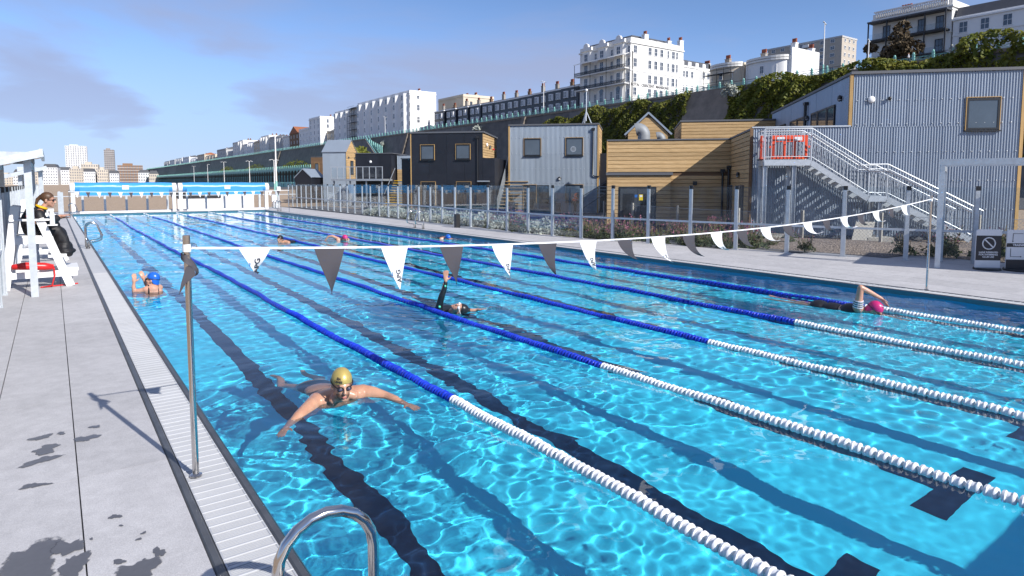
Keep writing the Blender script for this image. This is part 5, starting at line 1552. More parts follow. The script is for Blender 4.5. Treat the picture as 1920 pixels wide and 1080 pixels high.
MB().prism([(.8,17.2),(18.5,17.2),(17,19.4),(2,19.4)], 2.0, 18, 'y').build('mansard_roof', M['slate'], rw_)
for k in range(4): MB().box(2+k*3.6,3.4+k*3.6,1.5,2.6,17.3,18.9).build('dormer', M['stucco_white'], rw_)
chimney(rw_, 17, 3, 17.2, mt='stucco_grey')

# dark tiled crescent
for k in range(11):
    y0 = 172 + k*9.45; ends = ('next to the mansion block', 'second from the mansion block', 'third from the mansion block', 'fourth from the mansion block', 'fifth from the mansion block', 'sixth from the mansion block', 'seventh from the mansion block', 'fifth from the white hotel', 'fourth from the white hotel', 'third from the white hotel', 'second from the white hotel')[k]
    x = 150 + 2.5*math.sin(math.pi*k/10)
    t = thing('dark_terrace_house', 'black tiled terrace house with white window bays, ' + ends, 'building', (x, y0, ZP), 0, 'black terrace on the crescent')
    MB().box(0,10,.02,9.43,0,13.3).build('wall', M['black_tile'], t); MB().box(-.25,10,0,9.44,13.31,13.75).build('cornice', M['stucco_white'], t)
    for c in (2.4, 6.6):
        for z in (3.2, 7.3, 11.1):
            MB().prism([(-.55,c-.85),(-.55,c+.85),(.001,c+1.25),(.001,c-1.25)], z-1.25, z+1.25, 'z').build('window_bay', M['stucco_white'], t)
            put_win(t, 'f', c-.42, z, .62, 1.9, 'white', -.55); put_win(t, 'f', c+.42, z, .62, 1.9, 'white', -.55)
    MB().prism([(.6,13.75),(9.5,13.75),(5,15.2)], .1, 9.4, 'y').build('roof', M['slate'], t)
    if k == 0:
        for z in (7.3, 11.1): put_win(t, 's', 3, z, 1.0, 1.9)
    chimney(t, 4.6, 8.6, 13.8, .9, 1.5, 2.2+.5*(k % 3), 'grey_brick' if k % 3 else 'brick_brown', 4)
house('cream_block', 'tall cream rendered block rising behind the black terrace', 165, 274, 299, 18, 44.6, 'stucco_cream', [41, 37], 0, 2, chim=3, chim_mt='stucco_cream', style='dark')
# white hotel
wh = house('white_hotel', 'long white stucco hotel with bays beside the black terrace', 142, 286, 351, 14.5, 46, 'stucco_white', [26.2, 31, 35.4, 39.6, 43.4], 0, 0, (1.5, 2.3), bays=7, chim=6, chim_mt='stucco_white')
for z, h in ((4,1.8),(10.5,2.6),(16.4,2.6),(21.4,1.5)): put_win(wh, 's', 4.6, z, 1.3, h)
MB().box(-2.2,0,2,63,3.3,3.55).build('awning', M['slate'], wh)
for k in range(16): MB().box(-2.4,-2.3,3+k*3.8,5.9+k*3.8,0,3.0).build('glass_screen', M['turquoise'], wh)
house('white_terrace', 'white terrace with curved bays left of the white hotel', 142, 362, 387, 14, 44.3, 'stucco_white', [26, 30.5, 35, 39.5, 42.6], 0, 0, (1.3, 2.0), bays=3, chim=3)
sh_ = house('scaffolded_house', 'house wrapped in dark scaffolding beside the white hotel', 142, 351.2, 361.8, 13, 44.5, 'stucco_grey', [27, 31, 35, 39, 42.5], 2, 0, chim=2)
sc_ = MB()
for z in range(0, 21, 4):
    sc_.box(-2.2,-.4,0,10.4,z+2,z+2.12)
    sc_.bar((-2.2,0,z+3.1),(-2.2,10.4,z+3.1),.12)
for y in (0, 3.4, 7, 10.4): sc_.bar((-2.2,y,0),(-2.2,y,22),.14)
sc_.build('scaffold', M['iron'], sh_)
house('gabled_cream_house', 'cream house with slate gable between white terraces', 146, 390, 413, 16, 34.5, 'stucco_cream', [26,29.5,32.6], 4, 3, chim=1, roof=('ridge','slate',4.5))
house('tall_white_house', 'tall white corner house with chimneys and small cornice', 142, 414, 436, 20, 44.3, 'stucco_white', [27,31,35,39,42.3], 3, 2, (1.3,2.2), chim=3)
house('white_villa', 'white villa stepping down from the tall white corner house', 142, 437, 458, 14, 38.6, 'stucco_white', [27,31,35], 3, 0, chim=2)
house('orange_gable_house', 'house with an orange tiled gable facing the sea', 142, 459, 480, 16, 37.2, 'brick_brown', [27,31,35], 3, 2, chim=2, chim_mt='brick_brown', cornice=False, roof=('gable_front','red_tile',5.2))
names = [('pale_house','stucco'),('white_house','stucco_white'),('cream_house','stucco_cream'),('grey_house','stucco_grey')]
yy = 481.0
ordn = ['first','second','third','fourth','fifth','sixth','seventh','eighth','ninth','tenth','eleventh','twelfth','thirteenth','fourteenth','fifteenth','sixteenth','seventeenth','eighteenth']
r_ = random.Random(4)
for k in range(18):
    w = r_.uniform(15, 24) if k < 10 else r_.uniform(28, 52); nm, mt_ = names[(k*3+k//2) % 4]
    if k < 4 and mt_ == 'stucco_cream': nm, mt_ = names[0]
    zt = r_.uniform(35.5, 40.5) if k < 9 else r_.uniform(31, 37.5)
    house(nm, 'small %s parade house, %s beyond the orange gable towards the towers' % (nm.split('_')[0], ordn[k]), 142, yy, yy+w, 14, zt, mt_, [z for z in (26,29.6,33.2,36.5) if z < zt-1.5], 0 if k % 2 else 3, 1 if k < 8 else 0, (1.3,1.9), bays=(3 if w > 18 else 2) if k % 2 else 0, chim=2, chim_mt=['stucco','brick_brown'][k % 2], roof=('ridge', 'red_tile' if k % 3 == 0 else 'slate', 2.6) if k % 2 == 0 else None)
    yy += w + (1.0 if k < 9 else r_.uniform(4, 12))

# bow fronted houses
def bow_house(label, x, y0, y1, z1, mt, scaffold=False, rows=(26.5,30)):
    t = thing('bow_fronted_house', label, 'building', (x, y0, ZP), 0, 'bow fronted houses on the crescent'); W = y1-y0; H = z1-ZP
    MB().box(0,12,.02,W-.02,0,H).build('wall', M[mt], t)
    n = 14; poly = [(-2.4*math.sin(math.pi*k/n), W/2 - W*.44*math.cos(math.pi*k/n)) for k in range(n+1)]
    MB().prism(poly, 0, H-.4, 'z').build('bow_front', M[mt], t, smooth=True)
    poly2 = [(a*1.15-.1 if 0 < k < n else a, W/2+(b-W/2)*1.06) for k, (a, b) in enumerate(poly)]
    MB().prism(poly2, H-1.0, H-.55, 'z').prism(poly2, H-.39, H+.15, 'z').build('cornice', M['stucco'], t)
    for z in rows:
        for f in (-.25, .0, .27): put_win(t, 'f', W/2+W*f, z-ZP, .9, 1.7, 'white', -2.42*math.cos(f*3.0)-.0)
    chimney(t, 6, W-1.2, H, 1.0, 1.4, 2.6, 'grey_brick', 4)
    if scaffold:
        s = MB()
        for z in (2, 5, 8): s.box(-4.2,-2.6,1,W-1,z,z+.1); s.bar((-4.2,1,z+1),(-4.2,W-1,z+1),.1)
        for k in range(5): s.bar((-4.2,1+k*(W-2)/4,0),(-4.2,1+k*(W-2)/4,9.5),.1)
        s.build('scaffold', M['iron'], t)
    return t
bow_house('weathered bow fronted house with scaffolding behind the railing', 146, 103, 113.5, 33.2, 'stucco_cream', True)
bh = bow_house('white bow fronted house with twin chimneys beside the tower block', 146, 90, 102.5, 33.0, 'stucco_white')
MB().box(-.1,12,-.3,.0,0,12.4).build('party_wall', M['stucco_white'], bh)
chimney(bh, 2.0, .45, 10.7, 1.2, 1.2, 2.8, 'stucco_white', 3); chimney(bh, 9.5, .45, 10.4, 1.2, 1.2, 2.6, 'stucco_white', 3)
# glazed balcony building
bg_ = house('glazed_balcony_building', 'cream building with dark framed glass balconies on the right', 140, 53.6, 68.2, 12, 36.0, 'stucco', [24.5,28.6,33.2], 0, 0, chim=2, chim_mt='brick_brown', group='houses along the sea parade')
for z in (2.2, 6.2, 10.6):
    for y in (2.0,5.2,8.3,11.8): put_win(bg_, 'f', y, z, 1.2, 2.2, 'dark')
    MB().box(-2.2,0,.2,14.4,z-1.9,z-1.6).build('balcony_slab', M['iron'], bg_)
    for k in range(4): MB().box(-2.2,-2.15,.4+k*3.5,3.7+k*3.5,z-1.55,z-.5).build('glass_panel', M['fence_glass'], bg_)
for y in (.2, 3.8, 7.3, 10.8, 14.4): MB().box(-2.28,-2.06,y-.1,y+.1,0,12.4).build('frame_post', M['iron'], bg_)
MB().box(-2.4,.2,0,14.6,12.41,12.7).build('canopy', M['slate'], bg_)
bl_ = MB()
for k in range(34): bl_.box(-.5,-.2,.6+k*.4,.75+k*.4,13.61,14.7)
bl_.box(-.6,-.1,.4,14.2,14.7,14.95); bl_.build('balustrade', M['stucco_white'], bg_)
wr_ = house('white_corner_house', 'white house with sash windows and slate roof at the right picture edge', 140, 36, 53.3, 12, 33.2, 'stucco_white', [25.2, 28.6, 31.3], 5, 0, (1.3,1.9), chim=0, roof=('mansard','slate',2.2), parapet=.2)
chimney(wr_, 4, 6.5, 11, 1.2, 3.0, 4.2, 'stucco_white', 4)
# beige tower block
tbk = thing('tower_block', 'beige slab tower block on the skyline behind the lamp post', 'building', (271, 144, ZP))
MB().box(0,12,0,34.5,0,40.5).build('wall', M['beige_brick'], tbk); MB().box(-.2,12.2,-.2,34.7,40.51,41.2).build('parapet', M['stucco_grey'], tbk)
for z in np.arange(16, 40, 2.95):
    for y in (4,8.5,13,18,22.5,27,31.5): put_win(tbk, 'f', y, float(z), 1.7, 1.3, 'white')
    for x in (2.5,6,9.5): put_win(tbk, 's', x, float(z), 1.1, 1.2, 'white')
    MB().box(-1.0,0,14.2,17.0,float(z)-1.0,float(z)+.2).build('balcony', M['stucco_white'], tbk)

# ------------------------------------------------------------------ far city on the left
mat('city_white', (0.70, 0.71, 0.72), .8, var=.1, vscale=.05); mat('city_cream', (0.56, 0.50, 0.42), .8, var=.2, vscale=.05); mat('city_brown', (0.28, 0.24, 0.22), .8, var=.2, vscale=.05); mat('city_brick', (0.30, 0.18, 0.11), .8, var=.2, vscale=.05)
def city(name, label, px, py, w, d, h, mt, floors, ncol, roofm=None, band=False):
    t = thing(name, label, 'building', (px, py, 0), R(-6), 'far town on the left horizon')
    MB().box(0,w,0,d,0,h).build('wall', M[mt], t)
    fh = h/floors
    wm_ = MB().box(-w/ncol*.22,w/ncol*.22,-.25,0,-fh*.22,fh*.22).mesh('window', M['city_glass'])
    sl = MB().box(-.3,w+.3,-.9,-.02,-.25,.25).mesh('floor_band', M['city_white'])
    for j in range(floors):
        if band: obj('floor_band', sl, t, (0,0,j*fh+.3))
        for i in range(ncol): obj('window', wm_, t, (w*(i+.5)/ncol, 0, (j+.55)*fh))
    if roofm: MB().prism([(0,h),(w,h),(w*.85,h+4),(w*.15,h+4)], 1, d, 'y').build('roof', M[roofm], t)
    else: MB().box(w*.2,w*.6,d*.2,d*.6,h,h+3).build('roof_plant', M[mt], t)
    return t
def cpos(px, D): # direction of a bearing from the pool, in metres
    a = math.atan((px-960)/1209.0) + R(35.45); return (-1+D*math.sin(a), -.2+D*math.cos(a))
def citypx(name, label, u0, u1, vtop, D, mt, floors, ncol, **k):
    x0, y0 = cpos(u0, D); x1, y1 = cpos(u1, D); dep = D*math.cos(math.atan(((u0+u1)/2-960)/1209.0))
    city(name, label, x0, y0, math.hypot(x1-x0, y1-y0), 30, (343-vtop)*dep/1209+2, mt, floors, ncol, **k)
citypx('white_tower', 'broad white high rise tower on the left horizon', 128, 168, 274, 1900, 'city_white', 22, 9, band=True)
citypx('dark_tower', 'slim brown high rise tower right of the white tower', 200, 219, 281, 1500, 'city_brown', 18, 5, band=True)
citypx('brick_block', 'long brick and cream block right of the dark tower', 224, 271, 310, 1100, 'city_brick', 7, 9, band=True)
lst = [(60,88,318,'city_cream',5,6,None),(84,112,314,'city_white',6,6,'slate'),(110,136,319,'city_white',5,6,'slate'),(134,160,316,'city_cream',6,6,None),(156,188,308,'city_cream',6,7,None),(186,206,318,'city_cream',5,5,None),(206,226,325,'city_white',4,5,'slate'),(150,182,322,'city_white',4,8,'slate'),(262,284,324,'city_white',4,5,'slate'),(282,300,326,'city_cream',3,5,'slate'),(0,30,328,'city_cream',4,6,None),(28,62,324,'city_white',4,7,'slate')]
for k, (a, b, v, mt_, fl_, nc, rf_) in enumerate(lst):
    citypx('seafront_hotel', '%s low hotel in the far town, %s of its row' % (mt_.split('_')[1], ordn[k]), a, b, v, 900 if k % 2 else 1000, mt_, fl_, nc, roofm=rf_)
# ------------------------------------------------------------------ lamp posts
def lamp_post(label, x, y, h, arms=2, z=0, base='turquoise', s=1.0):
    t = thing('lamp_post', label, 'lamp post', (x, y, z), R(20), 'lamp posts')
    MB().tube([(0,0,h*.25),(0,0,h)], [.13*s,.08*s], 8).build('pole', M['white_paint'], t, smooth=True)
    MB().tube([(0,0,0),(0,0,h*.25)], [.2*s,.16*s], 8).build('base', M[base], t, smooth=True)
    for k in range(arms):
        sg = 1 if k == 0 else -1
        a = MB().tube([(0,0,h-.05),(sg*.5*s,0,h+.25*s),(sg*1.0*s,0,h+.15*s)], .05*s, 6).build('arm', M['white_paint'], t)
        MB().ball((sg*1.15*s,0,h+.05*s), .28*s, 8, 6, (1,.6,.5)).build('lantern', M['galv_dull'], a, smooth=True)
lamp_post('tall white lamp post with turquoise base behind the fence corner', 27.5, 103, 9.6, 0)
lamp_post('double armed lamp post left of the tall white one', 45, 168, 7.8)
lamp_post('double armed lamp post in the middle of the road row', 55, 235, 9.5)
lamp_post('double armed lamp post above the right reel', 60, 300, 11)
lamp_post('plain lamp post further left along the road', 68, 380, 12, 1)
lamp_post('distant lamp post near the far terrace', 76, 470, 13, 2)
lamp_post('tall double lamp post in front of the tower block', 122, 68.5, 10.4, 2, ZP)
lamp_post('ornate lamp post beside the balcony building', 124, 61.0, 6.0, 2, ZP)
lamp_post('tall double lamp post in front of the black terrace', 122, 156, 10.2, 2, ZP)
lamp_post('lamp post on the parade before the white hotel', 124, 275, 9.5, 2, ZP)
lamp_post('lamp post on the parade halfway along the black terrace', 123, 228, 8.5, 2, ZP)
# ------------------------------------------------------------------ people
def skin_mat(name, col, red):
    m = mat(name, col, .30, var=.25, vscale=9, var2=red, spec=.4)
    b = m.node_tree.nodes['Principled BSDF']; b.inputs['Subsurface Weight'].default_value = .12; b.inputs['Subsurface Radius'].default_value = (.012, .005, .003); b.inputs['Subsurface Scale'].default_value = .6
    return m
skin_mat('skin_tan', (0.55, 0.32, 0.215), (0.43, 0.21, 0.135)); skin_mat('skin_fair', (0.56, 0.33, 0.24), (0.47, 0.235, 0.16))
mat('cap_gold', (0.60, 0.45, 0.14), .38, .3, var=.2, vscale=12, bump=.12, bscale=22); mat('cap_blue', (0.015, 0.12, 0.55), .3, var=.15, vscale=14); mat('cap_pink', (0.55, 0.025, 0.17), .35)
mat('cap_black', (0.015, 0.015, 0.018), .35); mat('goggle_lens', (0.12, 0.10, 0.16), .08, .5); mat('goggle_white', (0.7, 0.7, 0.72), .3); mat('rubber', (0.012, 0.012, 0.015), .4)
mat('lips', (0.40, 0.13, 0.11), .5); mat('stubble', (0.17, 0.095, 0.065), .7, var=.3, vscale=60); mat('wetsuit', (0.008, 0.012, 0.016), .38); mat('suit_green', (0.10, 0.62, 0.42), .5)
mat('swim_black', (0.01, 0.01, 0.014), .5); mat('stripe_white', (0.7, 0.7, 0.75), .6); mat('robe_black', (0.016, 0.015, 0.018), .6, var=.3, vscale=6); mat('collar_yellow', (0.80, 0.46, 0.01), .6)
mat('hair_brown', (0.12, 0.06, 0.03), .5, var=.4, vscale=20, stretch=(3,3,12)); mat('hivis', (0.95, 0.16, 0.02), .55); mat('reflective', (0.6, 0.6, 0.62), .4); mat('navy_cloth', (0.015, 0.018, 0.03), .8); mat('lime', (0.35, 0.85, 0.05), .4)
def capsule(b, pts, n=12):
    """pts: list of (x,y,z,r)"""
    P_ = [Vector(p[:3]) for p in pts]
    for a, c in zip(pts, pts[1:]):
        b.tube([a[:3], c[:3]], [a[3], c[3]], n)
    for p in pts: b.ball(p[:3], p[3], n, 8)
def organic(b, name, mt, parent=None, voxel=.01, smooth=8):
    me = b.mesh('tmp', mt, fix=False)
    o = bpy.data.objects.new('tmp', me); COL.objects.link(o)
    rm = o.modifiers.new('r', 'REMESH'); rm.mode = 'VOXEL'; rm.voxel_size = voxel; rm.use_smooth_shade = True
    sm = o.modifiers.new('s', 'SMOOTH'); sm.factor = .5; sm.iterations = smooth
    dg = bpy.context.evaluated_depsgraph_get()
    m2 = bpy.data.meshes.new_from_object(o.evaluated_get(dg)); m2.name = name
    bpy.data.objects.remove(o); bpy.data.meshes.remove(me)
    m2.materials.clear(); m2.materials.append(mt)
    m2.polygons.foreach_set('use_smooth', [True]*len(m2.polygons))
    return receiver(obj(name, m2, parent))
def frame(f, up=(0,0,1)):
    f = Vector(f).normalized(); u = Vector(up); r = f.cross(u).normalized(); u = r.cross(f)
    return Matrix((r, f, u)).transposed()      # columns: right(of the person), forward, up
def head_prims(b, c, Fm, s):
    T = lambda p: Vector(c) + Fm @ (Vector(p)*s)
    def el(p, rad): b.ball(T(p), s, 18, 12, rad, Fm)
    el((0,-.008,.045), (.077,.096,.090)); el((0,.030,-.030), (.060,.066,.080)); el((0,.045,-.06), (.050,.048,.052)); el((0,.074,-.098), (.026,.024,.022))
    el((0,.086,.028), (.046,.014,.013)); el((-.034,.072,-.022), (.026,.020,.022)); el((.034,.072,-.022), (.026,.020,.022))
    b.tube([T((0,.096,.022)), T((0,.112,-.008)), T((0,.124,-.028))], [.010*s,.012*s,.015*s], 8); el((0,.116,-.031), (.019,.015,.011))
    el((-.079,-.006,-.012), (.010,.020,.031)); el((.079,-.006,-.012), (.010,.020,.031)); el((0,.099,-.064), (.022,.009,.010))
    return T
def cap_mesh(c, Fm, s, parent, mt, name='swim_cap', cut=.022):
    b = MB(); n, m = 28, 18; T = lambda p: Vector(c) + Fm @ (Vector(p)*s)
    vs = []; fs = []
    for i in range(m+1):
        t = math.pi*.5*i/m*1.06
        for k in range(n):
            a = 2*math.pi*k/n
            x = math.sin(t)*math.cos(a)*.0835; y = math.sin(t)*math.sin(a)*.1030-.008; z = math.cos(t)*.0975+.045
            lim = cut + .30*y - (.055 if y < 0 else 0)*min(1, -y/.05 if y < 0 else 0)
            z = max(z, lim) if i < m else lim-.002
            w = 1 + .010*math.sin(a*9+i*.7)*(1 if i < m*.7 else 0)
            vs.append(T((x*w, y*w, z)))
    for i in range(m):
        for k in range(n): fs.append((i*n+k, (i+1)*n+k, (i+1)*n+(k+1) % n, i*n+(k+1) % n))
    b.add(vs, fs); return receiver(b.build(name, mt, parent, smooth='all', fix=True)), T
def goggles(T, s, parent, Fm, lens='goggle_lens', strap='rubber', fr='rubber'):
    b = MB()
    for sx in (-1, 1): b.ball(T((sx*.034,.092,.004)), s, 12, 8, (.027,.016,.019), Fm)
    o = b.build('goggles', M[fr], parent, smooth='all')
    l = MB()
    for sx in (-1, 1): l.ball(T((sx*.034,.098,.004)), s, 12, 8, (.020,.0125,.0135), Fm)
    l.build('lens', M[lens], o, smooth='all')
    st_ = MB(); pts = []
    for k in range(24):
        a = 2*math.pi*k/24; pts.append(T((.087*math.cos(a), .106*math.sin(a)-.006, .012+.018*math.cos(a)**2-.012*math.sin(a))))
    st_.tube(pts, .0055*s, 6, closed=True); st_.tube([T((-.012,.103,.006)), T((.012,.103,.006))], .004*s, 6); st_.build('strap', M[strap], o)
def hand_prims(b, wrist, d, nrm, s, side=1, spread=.12, curl=.25):
    """d: pointing direction, nrm: back of the hand, side: +1 thumb towards d x nrm"""
    d = Vector(d).normalized(); nrm = (Vector(nrm) - d*Vector(nrm).dot(d)).normalized(); t = d.cross(nrm)*side
    w = Vector(wrist)
    Fm = Matrix((t, d, nrm)).transposed()
    b.ball(w + d*.045*s, s, 12, 8, (.040,.052,.017), Fm); b.tube([w - d*.02*s, w + d*.03*s], [.024*s,.026*s], 10)
    for k, (off, L) in enumerate(((.030,.075),(.010,.084),(-.011,.078),(-.031,.060))):
        a = off*spread/.03
        dk = (d + t*a).normalized(); base = w + d*.080*s + t*off*s
        p1 = base + dk*L*.5*s - nrm*curl*.18*L*s; p2 = p1 + (dk - nrm*curl).normalized()*L*.5*s
        capsule(b, [(*base, .0105*s), (*p1, .0095*s), (*p2, .0082*s)], 8)
    base = w + d*.025*s + t*.032*s; p1 = base + (d*.55 + t*.8).normalized()*.035*s; p2 = p1 + (d*.85 + t*.5).normalized()*.032*s
    capsule(b, [(*base, .014*s), (*p1, .0115*s), (*p2, .0095*s)], 8)
def person(label, loc=(0,0,0)): return thing('person', label, 'person', loc)

# --- man in the gold cap, breaststroke towards the camera
pm_ = person('man in a gold swim cap and goggles swimming breaststroke with arms spread', (1.15, 5.62, 0))
O = Vector((1.15, 5.62, 0)); L = lambda x, y, z: (x-O.x, y-O.y, z)
b = MB(); S = 1.13
Hc = Vector(L(1.145, 5.585, .205)); HF = frame((-.12, -1, -.20))
HT = head_prims(b, Hc, HF, S)
sR, sL = L(.98, 5.83, .005), L(1.42, 5.76, .025)
capsule(b, [L(1.155,5.655,.13)+(.070,), L(1.18,5.72,.035)+(.088,)])
capsule(b, [sR+(.082,), L(1.19,5.79,.015)+(.105,), sL+(.080,)])                      # shoulder girdle
b.ball(L(1.18,5.83,-.09), 1, 16, 10, (.22,.16,.135)); b.ball(L(1.03,5.80,.01), 1, 12, 8, (.115,.095,.085)); b.ball(L(1.36,5.76,.025), 1, 12, 8, (.115,.095,.085)); b.ball(L(1.18,6.02,-.11), 1, 16, 10, (.185,.24,.125)); b.ball(L(1.19,6.32,-.17), 1, 16, 10, (.165,.22,.115)); b.ball(L(1.19,6.55,-.20), 1, 16, 10, (.175,.17,.115))
capsule(b, [L(1.09,5.66,.045)+(.045,), L(1.165,5.70,.105)+(.048,)]); capsule(b, [L(1.29,5.66,.05)+(.045,), L(1.165,5.70,.105)+(.048,)])   # trapezius
capsule(b, [sR+(.084,), L(.90,5.73,.01)+(.071,), L(.735,5.585,-.02)+(.054,), L(.665,5.53,-.06)+(.050,), L(.585,5.46,-.13)+(.029,)])
capsule(b, [sL+(.082,), L(1.50,5.70,.02)+(.068,), L(1.60,5.59,-.008)+(.051,), L(1.635,5.47,-.015)+(.047,), L(1.672,5.30,-.04)+(.029,)])
hand_prims(b, L(.585,5.46,-.13), (-.55,-.75,-.25), (-.4,.1,.9), S, -1, .10, .3); hand_prims(b, L(1.672,5.30,-.04), (.25,-.95,-.12), (.15,0,1), S, 1, .10, .45)
for sx in (-1, 1):
    x = 1.19+sx*.09
    capsule(b, [L(x,6.55,-.24)+(.092,), L(x+sx*.08,6.90,-.42)+(.065,), L(x+sx*.12,6.96,-.44)+(.060,), L(x+sx*.05,7.28,-.50)+(.045,), L(x+sx*.05,7.36,-.51)+(.038,), L(x+sx*.08,7.50,-.55)+(.030,)])
body = organic(b, 'body', M['skin_tan'], pm_, .0085, 5)
cp_, CT = cap_mesh(Hc, HF, S, pm_, M['cap_gold'])
def cap_text(txt, size, zc, parent, mt, Hc, HF, S, a0=.95):
    me = text_mesh(txt, size, mt, 0, 1, .001)
    for v in me.vertices:
        x, y = v.co.x, v.co.y
        a = a0 + x/.098; zz = zc + y; t = math.acos(max(-1, min(1, (zz-.045)/.0985)))
        p = (math.sin(t)*math.cos(a)*.0862, math.sin(t)*math.sin(a)*.1058-.008, zz)
        v.co = Hc + HF @ (Vector(p)*S)
    obj('lettering', me, parent)
cap_text('SEA', .026, .088, cp_, M['ink'], Hc, HF, S); cap_text('LANES', .026, .064, cp_, M['ink'], Hc, HF, S)
goggles(CT, S, pm_, HF)
MB().ball(HT((0,.1055,-.066)), S, 12, 6, (.021,.006,.006), HF).ball(HT((0,.1035,-.074)), S, 12, 6, (.018,.007,.006), HF).build('lips', M['lips'], pm_, smooth='all')
def beard_shell(T, s, Fm, c, parent, mt):
    bb_ = MB(); n, m = 26, 16; vs = []; fs = []
    pts = {}
    for i in range(m+1):
        t = math.pi*i/m
        for k in range(n):
            a = 2*math.pi*k/n; vs.append(Vector((math.sin(t)*math.cos(a)*.0545, math.sin(t)*math.sin(a)*.0535+.0465, math.cos(t)*.0565-.0615)))
    for i in range(m):
        for k in range(n):
            f = (i*n+k, (i+1)*n+k, (i+1)*n+(k+1) % n, i*n+(k+1) % n); cc = sum((vs[q] for q in f), Vector())/4
            if cc.z < -.047 and cc.y > .028: fs.append(f)
    bb_.add([Vector(c) + Fm @ (v*s) for v in vs], fs); bb_.build('stubble', mt, parent, smooth='all', fix=False)
beard_shell(HT, S, HF, Hc, pm_, M['stubble'])
sh = MB(); sh.ball(L(1.19,6.50,-.20), 1, 20, 12, (.190,.20,.130)); receiver(sh.build('swim_shorts', M['swim_black'], pm_, smooth='all'))

# --- woman in the blue cap seen from behind
pw_ = person('woman in a blue swim cap lifting both forearms near the left edge', (.48, 14.05, 0)); O2 = Vector((.48, 14.05, 0)); L = lambda x, y, z: (x-O2.x, y-O2.y, z)
b = MB(); S = 1.12; Hc = Vector(L(.52, 14.02, .215)); HF = frame((-.85, .45, .18)); HT = head_prims(b, Hc, HF, S)
capsule(b, [L(.53,14.0,.13)+(.055,), L(.52,14.0,.06)+(.065,)])
capsule(b, [L(.40,13.98,.045)+(.07,), L(.52,13.98,.05)+(.10,), L(.63,14.06,.045)+(.07,)]); b.ball(L(.52,14.0,-.06),1,16,10,(.18,.12,.15)); b.ball(L(.55,14.04,-.28),1,16,10,(.16,.12,.2)); b.ball(L(.58,14.1,-.48),1,16,10,(.17,.15,.16))
capsule(b, [L(.40,13.98,.04)+(.062,), L(.30,14.02,.02)+(.05,), L(.205,14.06,.015)+(.042,), L(.195,14.05,.10)+(.036,), L(.205,14.04,.19)+(.026,)])
capsule(b, [L(.60,14.10,.03)+(.058,), L(.52,14.28,.02)+(.046,), L(.45,14.36,.08)+(.040,), L(.40,14.34,.20)+(.026,)])
hand_prims(b, L(.205,14.04,.19), (.12,-.1,1), (.3,-1,0), S, 1, .06, 1.4); hand_prims(b, L(.40,14.34,.20), (-.25,-.1,1), (.3,-1,0), S, 1, .06, 1.4)
for sx in (-1, 1): capsule(b, [L(.58+sx*.08,14.12,-.5)+(.085,), L(.62+sx*.1,14.2,-.8)+(.055,), L(.7+sx*.1,14.5,-.95)+(.035,)])
organic(b, 'body', M['skin_fair'], pw_, .010, 4)
cp_, CT = cap_mesh(Hc, HF, S, pw_, M['cap_blue']); goggles(CT, S, pw_, HF)
MB().ball(CT((.070,.055,.050)), S, 8, 6, (.02,.02,.014), HF).build('cap_emblem', M['lime'], pw_, smooth='all')
stp = MB(); stp.tube([L(.43,13.90,-.10), L(.435,13.885,-.02), L(.435,13.905,.06), L(.44,13.96,.125), L(.44,14.04,.115)], .012, 8); stp.tube([L(.60,13.93,-.1), L(.60,13.915,0), L(.60,13.96,.1), L(.60,14.04,.125)], .012, 8); receiver(stp.build('swimsuit_strap', M['swim_black'], pw_))
receiver(MB().ball(L(.55,14.03,-.24), 1, 20, 12, (.172,.135,.24)).build('swimsuit', M['swim_black'], pw_, smooth='all'))

# --- swimmer in the black wetsuit, one arm raised
pb_ = person('swimmer in a black wetsuit raising one arm beside the second rope', (4.2, 8.9, 0)); O3 = Vector((4.2, 8.9, 0)); L = lambda x, y, z: (x-O3.x, y-O3.y, z)
b = MB(); S = 1.1; Hc = Vector(L(4.30, 8.72, .055)); HF = frame((-.35, -.45, .6), (.5,-.8,.3)); HT = head_prims(b, Hc, HF, S)
hand_w = MB(); W_ = L(4.13, 8.86, .515)
hand_prims(b, W_, (.05,.05,1), (.5,.8,0), S, -1, .16, .05); capsule(b, [W_+(.024,), L(4.11,8.87,.46)+(.03,)])
hand_prims(b, L(4.55,8.62,.03), (.75,-.4,.10), (0,.2,1), S, 1, .08, .1); capsule(b, [L(4.55,8.62,.03)+(.026,), L(4.48,8.66,.03)+(.028,)])
capsule(b, [L(4.28,8.80,.02)+(.06,), L(4.27,8.90,-.02)+(.07,)])
capsule(b, [W_+(.026,), L(4.07,8.90,.26)+(.042,), L(4.05,8.98,.0)+(.05,), L(4.27,8.98,-.05)+(.08,), L(4.48,8.66,.03)+(.03,)])
for p_, r_3 in ((L(4.28,9.1,-.07),(.2,.22,.13)), (L(4.30,9.4,-.12),(.17,.22,.12)), (L(4.32,9.65,-.15),(.18,.18,.12))): b.ball(p_, 1, 14, 10, r_3)
for sx in (-1,1): capsule(b, [L(4.32+sx*.09,9.7,-.16)+(.085,), L(4.33+sx*.1,10.1,-.2)+(.06,), L(4.34+sx*.1,10.5,-.18)+(.04,), L(4.34+sx*.1,10.65,-.12)+(.03,)])
organic(b, 'body', M['skin_fair'], pb_, .011, 4)
b = MB()
capsule(b, [L(4.128,8.862,.495)+(.036,), L(4.115,8.868,.40)+(.043,), L(4.075,8.895,.27)+(.053,), L(4.055,8.95,.10)+(.060,), L(4.08,9.0,-.02)+(.075,), L(4.27,8.98,-.05)+(.10,), L(4.40,8.85,-.02)+(.07,), L(4.47,8.68,.02)+(.045,)])
for p_, r_3 in ((L(4.28,9.1,-.07),(.215,.235,.145)), (L(4.30,9.4,-.12),(.185,.235,.135)), (L(4.32,9.65,-.15),(.195,.195,.135))): b.ball(p_, 1, 14, 10, r_3)
